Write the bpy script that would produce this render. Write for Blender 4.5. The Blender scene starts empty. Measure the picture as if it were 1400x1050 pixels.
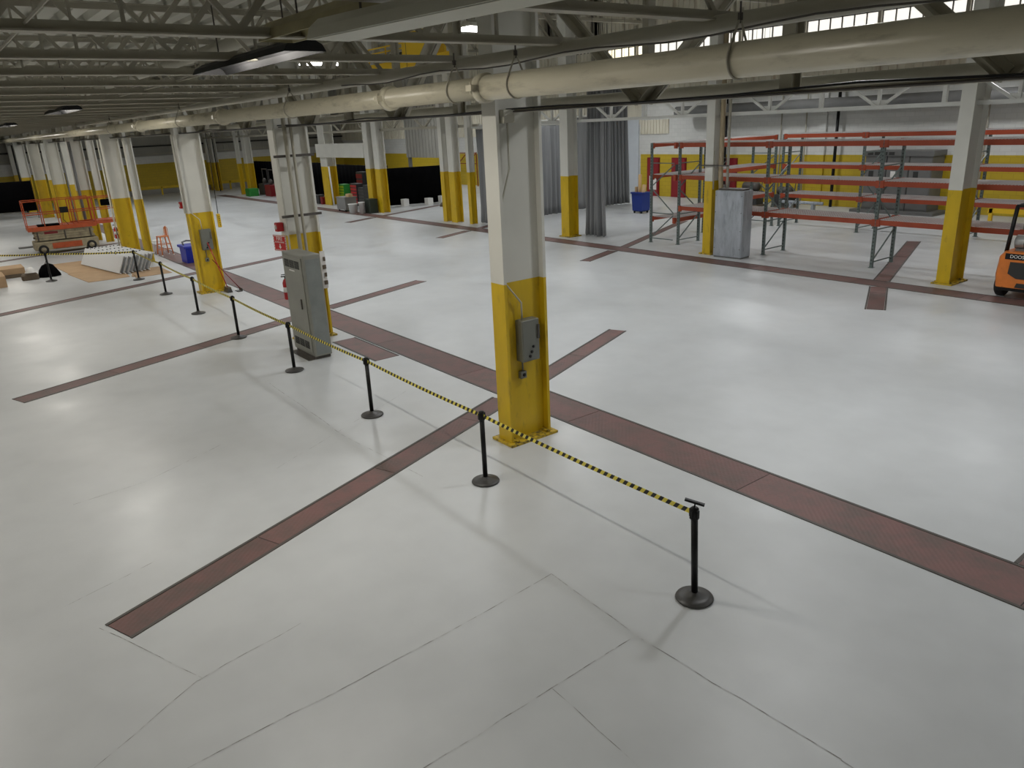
import bpy, math, random
from mathutils import Vector, Matrix
random.seed(7)
R = math.radians
SC = bpy.context.scene
COL = SC.collection

# ---------------------------------------------------------------- camera, world, exposure
CAM_Z = 4.3
cd = bpy.data.cameras.new('camera'); cd.sensor_width = 36; cd.lens = 1033.446 * 36 / 1400
cd.clip_end = 300; cd.clip_start = 0.05
cam = bpy.data.objects.new('camera', cd); COL.objects.link(cam)
yaw, pit, rol = .931208, .332314, -.048111
def rot3(y, p, r):
    cy, sy, cp, sp, cr, sr = math.cos(y), math.sin(y), math.cos(p), math.sin(p), math.cos(r), math.sin(r)
    Rz = Matrix(((cy, sy, 0), (-sy, cy, 0), (0, 0, 1)))
    B = Matrix(((1, 0, 0), (0, 0, -1), (0, 1, 0)))
    Rx = Matrix(((1, 0, 0), (0, cp, -sp), (0, sp, cp)))
    Rr = Matrix(((cr, -sr, 0), (sr, cr, 0), (0, 0, 1)))
    return Rr @ Rx @ B @ Rz
M = rot3(yaw, pit, rol)
right, down, fwd = Vector(M[0]), Vector(M[1]), Vector(M[2])
mw = Matrix((right, -down, -fwd)).transposed().to_4x4(); mw.translation = (0, 0, CAM_Z)
cam.matrix_world = mw
SC.camera = cam

w = bpy.data.worlds.new('world'); SC.world = w; w.use_nodes = True
w.node_tree.nodes['Background'].inputs[0].default_value = (.80, .85, .92, 1)
w.node_tree.nodes['Background'].inputs[1].default_value = .35
SC.view_settings.view_transform = 'Standard'; SC.view_settings.look = 'None'
SC.view_settings.exposure = 0.0; SC.view_settings.gamma = 1; SC.view_settings.use_curve_mapping = False

LOW_LIGHTS = [(-7.8, 2.85), (-19.4, 2.85), (-31.0, 2.85), (-42.6, 2.85), (-54.2, 2.85), (-2.6, -1.6), (-13.6, -1.6), (-25.2, -1.6), (-36.8, -1.6), (-8, -6), (-20, -6)]
HIGH_LIGHTS = [(-5.4 - 7.5 * i, 9.4) for i in range(8)] + [(-1.6 - 7.5 * i, 14.6) for i in range(8)] + [(2.1, 9.4)]
BACK_LIGHTS = [(-8.5 - 8.5 * i, 23.6) for i in range(7)] + [(-12.5 - 8.5 * i, 29.6) for i in range(6)]
P_LOW, P_HIGH, P_BACK = 58, 86, 95
def area(x, y, z, sx, sy, power, col=(1, .965, .90)):
    l = bpy.data.lights.new('lamp_light', 'AREA'); l.shape = 'RECTANGLE'; l.size = sx; l.size_y = sy
    l.energy = power; l.color = col; l.spread = R(165)
    o = bpy.data.objects.new('lamp_light', l); o.location = (x, y, z); COL.objects.link(o)
    return o
def bulb(x, y, z, power):
    l = bpy.data.lights.new('tube_light', 'POINT'); l.energy = power; l.color = (1, .95, .86); l.shadow_soft_size = .03
    o = bpy.data.objects.new('tube_light', l); o.location = (x, y, z); COL.objects.link(o)
for x, y in LOW_LIGHTS:
    k = .45 if (x > -4 or y < -5) else 1
    area(x, y - .13, 4.977, 1.8, .06, P_LOW * k)
    bulb(x - .5, y - .13, 4.975, 66 * k); bulb(x + .5, y - .13, 4.975, 66 * k)
for x, y in HIGH_LIGHTS: area(x, y, 5.97, .35, .7, P_HIGH, (.94, .97, 1))
for x, y in BACK_LIGHTS: area(x, y, 6.17, .35, .7, P_BACK, (.94, .97, 1))

# ---------------------------------------------------------------- materials
MT = {}
def mat(name, col, rough=.6, metal=0, noise=0, scale=3, bump=0, bscale=40, spec=.5, dirt=None, dirt_scale=1.5, dirt_lo=.55, dirt_hi=.75, stretch=(1, 1, 1), coords='Object'):
    m = bpy.data.materials.new(name); m.use_nodes = True; nt = m.node_tree; N = nt.nodes; L = nt.links
    b = N['Principled BSDF']; b.inputs['Roughness'].default_value = rough; b.inputs['Metallic'].default_value = metal
    b.inputs['Specular IOR Level'].default_value = spec
    c4 = (*col, 1); b.inputs['Base Color'].default_value = c4
    m.diffuse_color = c4
    if noise or dirt or bump:
        geo = N.new('ShaderNodeNewGeometry'); mp = N.new('ShaderNodeMapping'); mp.inputs['Scale'].default_value = stretch
        L.new(geo.outputs['Position'], mp.inputs[0])
    cur = None
    if noise:
        n = N.new('ShaderNodeTexNoise'); n.inputs['Scale'].default_value = scale; n.inputs['Detail'].default_value = 5
        L.new(mp.outputs[0], n.inputs['Vector'])
        r = N.new('ShaderNodeMapRange'); r.inputs[1].default_value = .3; r.inputs[2].default_value = .7
        r.inputs[3].default_value = 1 - noise; r.inputs[4].default_value = 1 + noise
        L.new(n.outputs[0], r.inputs[0])
        mx = N.new('ShaderNodeVectorMath'); mx.operation = 'SCALE'; mx.inputs[0].default_value = col
        L.new(r.outputs[0], mx.inputs['Scale']); cur = mx.outputs[0]
        L.new(cur, b.inputs['Base Color'])
    if dirt:
        n2 = N.new('ShaderNodeTexNoise'); n2.inputs['Scale'].default_value = dirt_scale; n2.inputs['Detail'].default_value = 7; n2.inputs['Roughness'].default_value = .65
        L.new(mp.outputs[0], n2.inputs['Vector'])
        r2 = N.new('ShaderNodeMapRange'); r2.inputs[1].default_value = dirt_lo; r2.inputs[2].default_value = dirt_hi
        L.new(n2.outputs[0], r2.inputs[0])
        mi = N.new('ShaderNodeMix'); mi.data_type = 'RGBA'; L.new(r2.outputs[0], mi.inputs[0])
        if cur: L.new(cur, mi.inputs[6])
        else: mi.inputs[6].default_value = c4
        mi.inputs[7].default_value = (*dirt, 1); L.new(mi.outputs[2], b.inputs['Base Color'])
    if bump:
        n3 = N.new('ShaderNodeTexNoise'); n3.inputs['Scale'].default_value = bscale; n3.inputs['Detail'].default_value = 3
        L.new(mp.outputs[0], n3.inputs['Vector'])
        bp = N.new('ShaderNodeBump'); bp.inputs['Strength'].default_value = bump; bp.inputs['Distance'].default_value = .01
        L.new(n3.outputs[0], bp.inputs['Height']); L.new(bp.outputs[0], b.inputs['Normal'])
    MT[name] = m
    return m
def emis(name, col, s):
    m = bpy.data.materials.new(name); m.use_nodes = True; b = m.node_tree.nodes['Principled BSDF']
    b.inputs['Base Color'].default_value = (*col, 1); b.inputs['Emission Color'].default_value = (*col, 1); b.inputs['Emission Strength'].default_value = s
    MT[name] = m; return m

mat('white_paint', (.66, .65, .59), .45, noise=.05, scale=1.5, dirt=(.42, .38, .30), dirt_scale=2.2, dirt_lo=.68, dirt_hi=.9)
mat('yellow_paint', (.62, .415, .010), .42, noise=.08, scale=2, dirt=(.30, .20, .02), dirt_scale=3.2, dirt_lo=.57, dirt_hi=.8, stretch=(2, 2, .7))
mat('base_paint', (.55, .38, .02), .6, noise=.2, scale=9, dirt=(.10, .08, .03), dirt_scale=14, dirt_lo=.48, dirt_hi=.62)
mat('truss_paint', (.40, .375, .30), .5, noise=.1, scale=1.2)
mat('truss_white', (.70, .70, .66), .5, noise=.05)
mat('deck_paint', (.58, .57, .50), .6, noise=.07, scale=.8)
mat('pipe_paint', (.58, .54, .41), .30, noise=.06, scale=3, dirt=(.33, .30, .22), dirt_scale=3.5, dirt_lo=.55, dirt_hi=.75, stretch=(.5, 2, 2), bump=.12, bscale=30)
mat('pipe_smooth', (.52, .50, .42), .45, noise=.05)
mat('fixture_paint', (.60, .59, .50), .5, noise=.05)
mat('fixture_dark', (.02, .02, .021), .6, spec=.2)
mat('fixture_olive', (.33, .29, .16), .55, noise=.15, scale=5)
mat('grey_cabinet', (.27, .27, .235), .45, noise=.07, scale=2.5, dirt=(.36, .36, .33), dirt_scale=3, dirt_lo=.6, dirt_hi=.8)
mat('grey_side', (.24, .26, .25), .45, noise=.12, scale=4)
mat('vent_dark', (.03, .03, .028), .7)
mat('galv', (.42, .45, .49), .38, metal=.35, noise=.14, scale=3, dirt=(.27, .29, .32), dirt_scale=4, dirt_lo=.5, dirt_hi=.7, stretch=(2, 2, .5))
mat('steel_box', (.17, .175, .15), .45, noise=.06)
mat('black_plastic', (.008, .008, .008), .42, spec=.3)
mat('black_base', (.055, .053, .05), .42, noise=.12, scale=9)
mat('black_cloth', (.003, .003, .0035), 1.0, spec=.05)
mat('rubber', (.018, .018, .018), .8, bump=.4, bscale=60)
mat('red_paint', (.42, .012, .015), .4)
mat('red_door', (.26, .012, .018), .5, noise=.08)
mat('sign_red', (.55, .02, .02), .5)
mat('white_plastic', (.8, .8, .78), .4)
mat('sign_white', (.8, .78, .75), .5)
mat('orange_beam', (.36, .062, .024), .45, noise=.12, scale=2.5)
mat('rack_grey', (.13, .165, .155), .5, noise=.06)
mat('wire_steel', (.60, .58, .57), .35, metal=.3)
mat('curtain_grey', (.24, .245, .25), .8, noise=.06, scale=2, stretch=(1, 1, .3))
mat('blue_plastic', (.012, .03, .42), .4, noise=.05)
mat('bin_blue', (.015, .04, .24), .4)
mat('cardboard', (.46, .31, .18), .85, noise=.07, scale=3)
mat('cardboard_dark', (.36, .24, .15), .85, noise=.1)
mat('tube_tan', (.55, .36, .16), .8)
mat('lift_orange', (.50, .09, .025), .5, noise=.18, scale=4, dirt=(.2, .08, .04), dirt_scale=4)
mat('lift_tan', (.36, .31, .20), .6, noise=.2, scale=4, dirt=(.16, .13, .09), dirt_scale=3.5, dirt_lo=.5, dirt_hi=.7)
mat('fork_orange', (.72, .20, .03), .4, noise=.1, scale=5, dirt=(.12, .05, .02), dirt_scale=6, dirt_lo=.62, dirt_hi=.75)
mat('tank_steel', (.42, .42, .40), .35, metal=.5, noise=.12, scale=6)
mat('panel_white', (.82, .84, .86), .4)
mat('panel_edge', (.28, .28, .27), .5)
mat('crate_dark', (.02, .03, .02), .6)
mat('wood_tan', (.55, .38, .2), .7)
mat('stool_orange', (.62, .19, .05), .4)
mat('green_bright', (.30, .46, .02), .5)
mat('green_box', (.02, .22, .03), .5)
mat('red_dark', (.20, .008, .012), .5)
mat('cart_grey', (.22, .22, .21), .5)
mat('machine_dark', (.03, .03, .03), .5, noise=.3, scale=8)
mat('crane_yellow', (.85, .55, .02), .4)
mat('switch_grey', (.15, .15, .145), .5, noise=.08)
mat('pallet_brown', (.12, .09, .06), .8)
mat('brown_pipe', (.42, .34, .22), .6, noise=.1, scale=4)
mat('rust_frame', (.25, .06, .02), .7)
mat('door_white', (.62, .66, .70), .6, noise=.03)
emis('lamp_on', (1, .98, .95), 9)
emis('window_glow', (1, .98, .90), .95)
emis('panel_glow', (.98, .93, .78), .42)

# floor: coated concrete
def floor_mat():
    m = bpy.data.materials.new('floor_coating'); m.use_nodes = True; nt = m.node_tree; N = nt.nodes; L = nt.links
    b = N['Principled BSDF']; b.inputs['Specular IOR Level'].default_value = .5
    g = N.new('ShaderNodeNewGeometry')
    def noise(s, d=4, st=(1, 1, 1)):
        mp = N.new('ShaderNodeMapping'); mp.inputs['Scale'].default_value = st; L.new(g.outputs['Position'], mp.inputs[0])
        n = N.new('ShaderNodeTexNoise'); n.inputs['Scale'].default_value = s; n.inputs['Detail'].default_value = d; L.new(mp.outputs[0], n.inputs['Vector']); return n.outputs[0]
    def rng(o, a, b_, c, d):
        r = N.new('ShaderNodeMapRange'); r.inputs[1].default_value = a; r.inputs[2].default_value = b_; r.inputs[3].default_value = c; r.inputs[4].default_value = d; L.new(o, r.inputs[0]); return r.outputs[0]
    def mul(a, c):
        x = N.new('ShaderNodeMath'); x.operation = 'MULTIPLY'; L.new(a, x.inputs[0]); L.new(c, x.inputs[1]); return x.outputs[0]
    v = mul(mul(rng(noise(.25, 5), .3, .7, .93, 1.05), rng(noise(2.2, 6), .35, .75, 1.02, .955)), rng(noise(.35, 4, (1, .25, 1)), .3, .7, .95, 1.04))
    s = N.new('ShaderNodeVectorMath'); s.operation = 'SCALE'; s.inputs[0].default_value = (.58, .595, .60); L.new(v, s.inputs['Scale'])
    L.new(s.outputs[0], b.inputs['Base Color'])
    L.new(rng(noise(.8, 5), .3, .7, .30, .48), b.inputs['Roughness'])
    bp = N.new('ShaderNodeBump'); bp.inputs['Strength'].default_value = .15; bp.inputs['Distance'].default_value = .004
    L.new(noise(9, 5), bp.inputs['Height']); L.new(bp.outputs[0], b.inputs['Normal'])
    MT['floor'] = m
floor_mat()
def crack_mat():
    m = bpy.data.materials.new('floor_crack'); m.use_nodes = True; nt = m.node_tree; N = nt.nodes; L = nt.links
    b = N['Principled BSDF']; g = N.new('ShaderNodeNewGeometry')
    n = N.new('ShaderNodeTexNoise'); n.inputs['Scale'].default_value = 7; n.inputs['Detail'].default_value = 4; L.new(g.outputs['Position'], n.inputs['Vector'])
    r = N.new('ShaderNodeMapRange'); r.inputs[1].default_value = .42; r.inputs[2].default_value = .62; L.new(n.outputs[0], r.inputs[0])
    mi = N.new('ShaderNodeMix'); mi.data_type = 'RGBA'; L.new(r.outputs[0], mi.inputs[0]); mi.inputs[6].default_value = (.58, .59, .59, 1); mi.inputs[7].default_value = (.2, .19, .18, 1)
    L.new(mi.outputs[2], b.inputs['Base Color']); b.inputs['Roughness'].default_value = .7
    MT['crack'] = m
crack_mat()
# checker plate for trench covers
def plate_mat(name, col, dark, pat):
    m = bpy.data.materials.new(name); m.use_nodes = True; nt = m.node_tree; N = nt.nodes; L = nt.links
    b = N['Principled BSDF']; b.inputs['Roughness'].default_value = .55
    g = N.new('ShaderNodeNewGeometry')
    oi = N.new('ShaderNodeObjectInfo')
    n = N.new('ShaderNodeTexNoise'); n.inputs['Scale'].default_value = 2.3; n.inputs['Detail'].default_value = 8; n.inputs['Roughness'].default_value = .7; L.new(g.outputs['Position'], n.inputs['Vector'])
    r = N.new('ShaderNodeMapRange'); r.inputs[1].default_value = .42; r.inputs[2].default_value = .7; L.new(n.outputs[0], r.inputs[0])
    mi = N.new('ShaderNodeMix'); mi.data_type = 'RGBA'; L.new(r.outputs[0], mi.inputs[0]); mi.inputs[6].default_value = (*col, 1); mi.inputs[7].default_value = (*dark, 1)
    hv = N.new('ShaderNodeMapRange'); hv.inputs[3].default_value = .82; hv.inputs[4].default_value = 1.14; L.new(oi.outputs['Random'], hv.inputs[0])
    sc = N.new('ShaderNodeVectorMath'); sc.operation = 'SCALE'; L.new(mi.outputs[2], sc.inputs[0]); L.new(hv.outputs[0], sc.inputs['Scale'])
    L.new(sc.outputs[0], b.inputs['Base Color'])
    wv = N.new('ShaderNodeTexWave'); wv.inputs['Scale'].default_value = 9; wv.bands_direction = 'DIAGONAL'; L.new(g.outputs['Position'], wv.inputs['Vector'])
    w2 = N.new('ShaderNodeTexVoronoi'); w2.inputs['Scale'].default_value = 28; L.new(g.outputs['Position'], w2.inputs['Vector'])
    ad = N.new('ShaderNodeMath'); ad.operation = 'ADD'; L.new(wv.outputs[1], ad.inputs[0]); L.new(w2.outputs[0], ad.inputs[1])
    bp = N.new('ShaderNodeBump'); bp.inputs['Strength'].default_value = pat; bp.inputs['Distance'].default_value = .004; L.new(ad.outputs[0], bp.inputs['Height']); L.new(bp.outputs[0], b.inputs['Normal'])
    MT[name] = m
plate_mat('plate_red', (.185, .095, .085), (.115, .085, .072), .35)
mat('edge_steel', (.085, .075, .065), .55, noise=.15, scale=6)
# barrier belt stripes along U
def belt_mat():
    m = bpy.data.materials.new('belt_stripes'); m.use_nodes = True; nt = m.node_tree; N = nt.nodes; L = nt.links
    b = N['Principled BSDF']; b.inputs['Roughness'].default_value = .55
    uv = N.new('ShaderNodeUVMap'); sp = N.new('ShaderNodeSeparateXYZ'); L.new(uv.outputs[0], sp.inputs[0])
    a = N.new('ShaderNodeMath'); a.operation = 'ADD'; L.new(sp.outputs[0], a.inputs[0]); L.new(sp.outputs[1], a.inputs[1])
    f = N.new('ShaderNodeMath'); f.operation = 'FRACT'; L.new(a.outputs[0], f.inputs[0])
    g = N.new('ShaderNodeMath'); g.operation = 'GREATER_THAN'; g.inputs[1].default_value = .5; L.new(f.outputs[0], g.inputs[0])
    mi = N.new('ShaderNodeMix'); mi.data_type = 'RGBA'; L.new(g.outputs[0], mi.inputs[0]); mi.inputs[6].default_value = (.85, .72, .10, 1); mi.inputs[7].default_value = (.012, .012, .012, 1)
    L.new(mi.outputs[2], b.inputs['Base Color']); MT['belt'] = m
belt_mat()
# painted block wall, colour changes at a height; used for walls with real bands instead
def block_mat(name, col, mort):
    m = bpy.data.materials.new(name); m.use_nodes = True; nt = m.node_tree; N = nt.nodes; L = nt.links
    b = N['Principled BSDF']; b.inputs['Roughness'].default_value = .55
    g = N.new('ShaderNodeNewGeometry'); sp = N.new('ShaderNodeSeparateXYZ'); L.new(g.outputs['Position'], sp.inputs[0])
    ad = N.new('ShaderNodeMath'); ad.operation = 'ADD'; L.new(sp.outputs[0], ad.inputs[0]); L.new(sp.outputs[1], ad.inputs[1])
    cb = N.new('ShaderNodeCombineXYZ'); L.new(ad.outputs[0], cb.inputs[0]); L.new(sp.outputs[2], cb.inputs[1])
    br = N.new('ShaderNodeTexBrick'); br.inputs['Scale'].default_value = 1; br.inputs['Brick Width'].default_value = .4; br.inputs['Row Height'].default_value = .2
    br.inputs['Mortar Size'].default_value = .012; br.inputs['Color1'].default_value = (*col, 1); br.inputs['Color2'].default_value = (*[c * .93 for c in col], 1); br.inputs['Mortar'].default_value = (*mort, 1)
    L.new(cb.outputs[0], br.inputs['Vector']); L.new(br.outputs[0], b.inputs['Base Color']); MT[name] = m
block_mat('block_yellow', (.56, .40, .02), (.47, .33, .02))
block_mat('block_white', (.70, .70, .67), (.62, .62, .59))
mat('clad_grey', (.36, .35, .31), .6, noise=.08, scale=.6)
mat('clad_light', (.72, .68, .56), .55, noise=.08, scale=.6, dirt=(.40, .31, .20), dirt_scale=.8, stretch=(2, 2, .4))

# ---------------------------------------------------------------- mesh builder
class MB:
    def __init__(s): s.v = []; s.f = []; s.mi = []; s.smooth = []; s.uv = {}; s.cur = 0
    def add(s, vs, fs, smooth=False):
        o = len(s.v); s.v += [tuple(p) for p in vs]
        for f in fs: s.f.append([o + i for i in f]); s.mi.append(s.cur); s.smooth.append(smooth)
        return s
    def box(s, x0, x1, y0, y1, z0, z1):
        return s.add([(x0, y0, z0), (x1, y0, z0), (x1, y1, z0), (x0, y1, z0), (x0, y0, z1), (x1, y0, z1), (x1, y1, z1), (x0, y1, z1)],
                     [(0, 3, 2, 1), (4, 5, 6, 7), (0, 1, 5, 4), (1, 2, 6, 5), (2, 3, 7, 6), (3, 0, 4, 7)])
    def bbox(s, x0, x1, y0, y1, z0, z1, b=.01):   # box with bevelled vertical+top edges (chamfer)
        ring = lambda i, z: [(x0 + i + b, y0 + i, z), (x1 - i - b, y0 + i, z), (x1 - i, y0 + i + b, z), (x1 - i, y1 - i - b, z), (x1 - i - b, y1 - i, z), (x0 + i + b, y1 - i, z), (x0 + i, y1 - i - b, z), (x0 + i, y0 + i + b, z)]
        vs = ring(0, z0) + ring(0, z1 - b) + ring(b, z1)
        fs = [tuple(range(7, -1, -1)), tuple(range(16, 24))]
        for k in range(2):
            for i in range(8):
                j = (i + 1) % 8; fs.append((k * 8 + i, k * 8 + j, k * 8 + 8 + j, k * 8 + 8 + i))
        return s.add(vs, fs)
    def frame(s, d):
        d = Vector(d).normalized(); u = Vector((0, 0, 1)) if abs(d.z) < .95 else Vector((0, 1, 0))
        a = d.cross(u).normalized(); return d, a, a.cross(d).normalized()
    def bar(s, p, q, wd, h):      # w: horizontal width, h: height
        p, q = Vector(p), Vector(q); d, a, u = s.frame(q - p)
        vs = []
        for c in (p, q):
            for i, j in ((-1, -1), (1, -1), (1, 1), (-1, 1)): vs.append(c + a * i * wd / 2 + u * j * h / 2)
        return s.add(vs, [(0, 1, 2, 3), (7, 6, 5, 4), (0, 4, 5, 1), (1, 5, 6, 2), (2, 6, 7, 3), (3, 7, 4, 0)])
    def tube(s, pts, r, n=8, caps=True):
        pts = [Vector(p) for p in pts]; rs = r if isinstance(r, (list, tuple)) else [r] * len(pts)
        vs = []; m = len(pts)
        d0 = (pts[1] - pts[0]); _, a, u = s.frame(d0)
        for i, p in enumerate(pts):
            d = (pts[min(i + 1, m - 1)] - pts[max(i - 1, 0)]).normalized()
            a = (a - d * a.dot(d)).normalized(); u = a.cross(d).normalized()
            for k in range(n):
                t = 2 * math.pi * k / n; vs.append(p + (a * math.cos(t) + u * math.sin(t)) * rs[i])
        fs = []
        for i in range(m - 1):
            for k in range(n):
                j = (k + 1) % n; fs.append((i * n + k, i * n + j, (i + 1) * n + j, (i + 1) * n + k))
        if caps: fs += [tuple(range(n - 1, -1, -1)), tuple(range((m - 1) * n, m * n))]
        return s.add(vs, fs, n > 7)
    def lathe(s, prof, c=(0, 0, 0), n=28, smooth=True):
        vs = []; fs = []
        for r, z in prof:
            for k in range(n):
                t = 2 * math.pi * k / n; vs.append((c[0] + r * math.cos(t), c[1] + r * math.sin(t), c[2] + z))
        for i in range(len(prof) - 1):
            for k in range(n):
                j = (k + 1) % n; fs.append((i * n + k, i * n + j, (i + 1) * n + j, (i + 1) * n + k))
        fs += [tuple(range(n - 1, -1, -1)), tuple(range((len(prof) - 1) * n, len(prof) * n))]
        return s.add(vs, fs, smooth)
    def prism(s, poly, axis, a0, a1):   # poly of 2D points, extruded along axis
        n = len(poly)
        def P(u, v, t): return {'x': (t, u, v), 'y': (u, t, v), 'z': (u, v, t)}[axis]
        vs = [P(u, v, a0) for u, v in poly] + [P(u, v, a1) for u, v in poly]
        fs = [tuple(range(n)), tuple(range(2 * n - 1, n - 1, -1))] + [(i, i + n, (i + 1) % n + n, (i + 1) % n) for i in range(n)]
        return s.add(vs, fs)
    def m(s, i): s.cur = i; return s
    def mesh(s, name, mats):
        me = bpy.data.meshes.new(name); me.from_pydata(s.v, [], s.f)
        if isinstance(mats, str): mats = [mats]
        for k in mats: me.materials.append(MT[k])
        me.polygons.foreach_set('material_index', s.mi); me.polygons.foreach_set('use_smooth', s.smooth)
        me.update(); 
        import bmesh
        bm = bmesh.new(); bm.from_mesh(me); bmesh.ops.recalc_face_normals(bm, faces=bm.faces); bm.to_mesh(me); bm.free()
        return me
    def build(s, name, mats, parent=None, loc=None):
        o = bpy.data.objects.new(name, s.mesh(name, mats)); COL.objects.link(o)
        if parent is not None: o.parent = parent
        if loc: o.location = loc
        return o
def tag(o, label=None, cat=None, group=None, kind=None):
    if label: o['label'] = label
    if cat: o['category'] = cat
    if group: o['group'] = group
    if kind: o['kind'] = kind
    return o
def thing(name, label, cat, loc=(0, 0, 0), rz=0, group=None):
    o = bpy.data.objects.new(name, None); COL.objects.link(o); o.location = loc; o.rotation_euler = (0, 0, rz); o.empty_display_size = .2
    return tag(o, label, cat, group)
def struct(name, mb, mats, label=None, parent=None):
    o = mb.build(name, mats, parent); 
    if parent is None: o['kind'] = 'structure'
    if label: o['label'] = label
    return o
def copy_tree(o, parent=None):
    c = o.copy(); COL.objects.link(c)
    if parent is not None: c.parent = parent
    for ch in list(o.children): copy_tree(ch, c)
    return c

# ---------------------------------------------------------------- structure: floor, walls, roof
X0, X1, Y0, Y1 = -70.0, 6.0, -9.0, 33.3
ZL = 2.29            # paint line
ZR1 = 6.0           # underside of low deck
ZTOP = 11.0
floor = struct('floor', MB().box(X0 - .3, X1 + .3, Y0 - .3, Y1 + .3, -.3, 0), 'floor', 'pale grey coated concrete floor')

# trench covers: plates with steel edges (skewed lines)
def trench(p, q, width, plate_len, phase=0):
    p, q = Vector((*p, 0)), Vector((*q, 0)); d = (q - p); Ln = d.length; d.normalize(); a = Vector((-d.y, d.x, 0))
    e = MB()
    for sgn in (-1, 1):
        c = a * sgn * (width / 2 - .018)
        e.bar(p + c + Vector((0, 0, .003)), q + c + Vector((0, 0, .003)), .036, .012)
    o = e.build('trench_edge', 'edge_steel', floor)
    t = -phase
    wp = width / 2 - .042
    while t < Ln:
        t0, t1 = max(t, 0) + .006, min(t + plate_len, Ln) - .006
        if t1 - t0 > .05:
            m = MB(); z = random.uniform(.004, .007)
            A, B_ = p + d * t0, p + d * t1
            vs = [A - a * wp, B_ - a * wp, B_ + a * wp, A + a * wp]
            m.add([v + Vector((0, 0, 0)) for v in vs] + [v + Vector((0, 0, z)) for v in vs], [(3, 2, 1, 0), (4, 5, 6, 7), (0, 1, 5, 4), (1, 2, 6, 5), (2, 3, 7, 6), (3, 0, 4, 7)])
            m.build('cover_plate', 'plate_red', floor)
        t += plate_len
    # dark bed below plate joints
    m = MB(); A, B_ = p, q
    vs = [A - a * wp, B_ - a * wp, B_ + a * wp, A + a * wp]
    m.add([v + Vector((0, 0, .0015)) for v in vs], [(0, 1, 2, 3)]); m.build('trench_bed', 'vent_dark', floor)
def tline(*a): trench(*a)
# main trench along X (y 6.93..7.67)
trench((-62, 7.30), (-1.0, 7.30), .74, 3.05, .9)
# second row along X (y 18.5..19.2)
trench((-62, 18.72), (-2.5, 18.9), .68, 3.05, 0)
# crossing trenches (near part, far part)
def cross(a0, a1, b0, b1, **k):
    """a0,a1 the two corners of the near end, b0,b1 of the far end"""
    p = ((a0[0] + a1[0]) / 2, (a0[1] + a1[1]) / 2); q = ((b0[0] + b1[0]) / 2, (b0[1] + b1[1]) / 2)
    d = Vector((q[0] - p[0], q[1] - p[1])).normalized(); wd = abs(Vector((a1[0] - a0[0], a1[1] - a0[1])).cross(d))
    trench(p, q, wd, 2.0, .2)
cross((-7.22, .46), (-6.82, .60), (-9.70, 6.80), (-9.30, 6.93))
cross((-9.97, 7.66), (-9.56, 7.72), (-11.38, 11.13), (-10.97, 11.27))
cross((-15.77, .48), (-15.35, .64), (-18.07, 6.80), (-17.62, 6.93))
cross((-18.35, 7.68), (-17.92, 7.70), (-19.54, 11.19), (-19.14, 11.25))
cross((-24.45, .40), (-24.02, .40), (-26.98, 6.93), (-26.5, 6.93))
cross((-26.75, 7.7), (-26.3, 7.7), (-27.72, 10.35), (-27.27, 10.35))
cross((-36.2, 1.0), (-35.8, 1.0), (-38.3, 6.9), (-37.9, 6.9))
cross((-2.22, 7.68), (-1.8, 7.68), (-2.28, 11), (-1.86, 11))
cross((-8.45, 16.24), (-8.02, 16.35), (-9.55, 18.5), (-9.12, 18.55))
cross((-9.85, 19.2), (-9.42, 19.25), (-12.14, 25.57), (-11.75, 25.8))
cross((-18.05, 16.36), (-17.72, 16.56), (-18.78, 18.4), (-18.45, 18.45))
cross((-18.98, 19.1), (-18.62, 19.12), (-21.9, 25.7), (-21.5, 25.8))
cross((-26.74, 16.41), (-26.35, 16.44), (-27.55, 18.35), (-27.15, 18.4))
cross((-27.75, 19.1), (-27.35, 19.1), (-29.4, 22.8), (-29.0, 22.9))
cross((-35.43, 16.55), (-35.0, 16.55), (-36.2, 18.35), (-35.8, 18.35))
cross((-36.4, 19.05), (-36.0, 19.05), (-38.3, 23.8), (-37.9, 23.8))
# plates beside the electrical cabinet
trench((-14.95, 6.62), (-13.0, 6.62), .55, 2.0)
# hairline joints of the slab
def crack(pts, wd=.008):
    m = MB()
    for (x0, y0), (x1, y1) in zip(pts, pts[1:]):
        n = max(1, int(math.hypot(x1 - x0, y1 - y0) / .25)); pr = None
        for i in range(n + 1):
            t = i / n; x = x0 + (x1 - x0) * t; y = y0 + (y1 - y0) * t; j = random.uniform(-.01, .01)
            dx, dy = x1 - x0, y1 - y0; l = math.hypot(dx, dy); a = (-dy / l, dx / l)
            c = (x + a[0] * j, y + a[1] * j)
            if pr: m.add([(pr[0] - a[0] * wd / 2, pr[1] - a[1] * wd / 2, .0016), (c[0] - a[0] * wd / 2, c[1] - a[1] * wd / 2, .0016), (c[0] + a[0] * wd / 2, c[1] + a[1] * wd / 2, .0016), (pr[0] + a[0] * wd / 2, pr[1] + a[1] * wd / 2, .0016)], [(0, 1, 2, 3)])
            pr = c
    m.build('slab_joint', 'crack', floor)
crack([(-5.07, 4.16), (-4.97, 2.52), (-4.93, .81), (-4.9, -.4)])
crack([(-5.07, 4.16), (-3.85, 4.09), (-1.99, 4.18), (0, 4.2)])
crack([(-3.85, 4.09), (-3.82, 2.34), (-3.8, 1.0)])
crack([(-3.83, 3.1), (-2.2, 3.05)], .006)
crack([(-6.0, 1.9), (-5.84, .91), (-5.37, .05)], .006)
crack([(-7.2, .40), (-5.85, .95)], .006)
crack([(-10.89, 2.69), (-10.33, 1.53), (-10.26, .64)], .006)
crack([(-7.8, .16), (-8.1, 1.1)], .006)
crack([(-13.2, 4.3), (-10.0, 4.2), (-7.9, 4.35)], .006)
crack([(-11.0, 5.9), (-9.5, 3.0)], .005)

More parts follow.
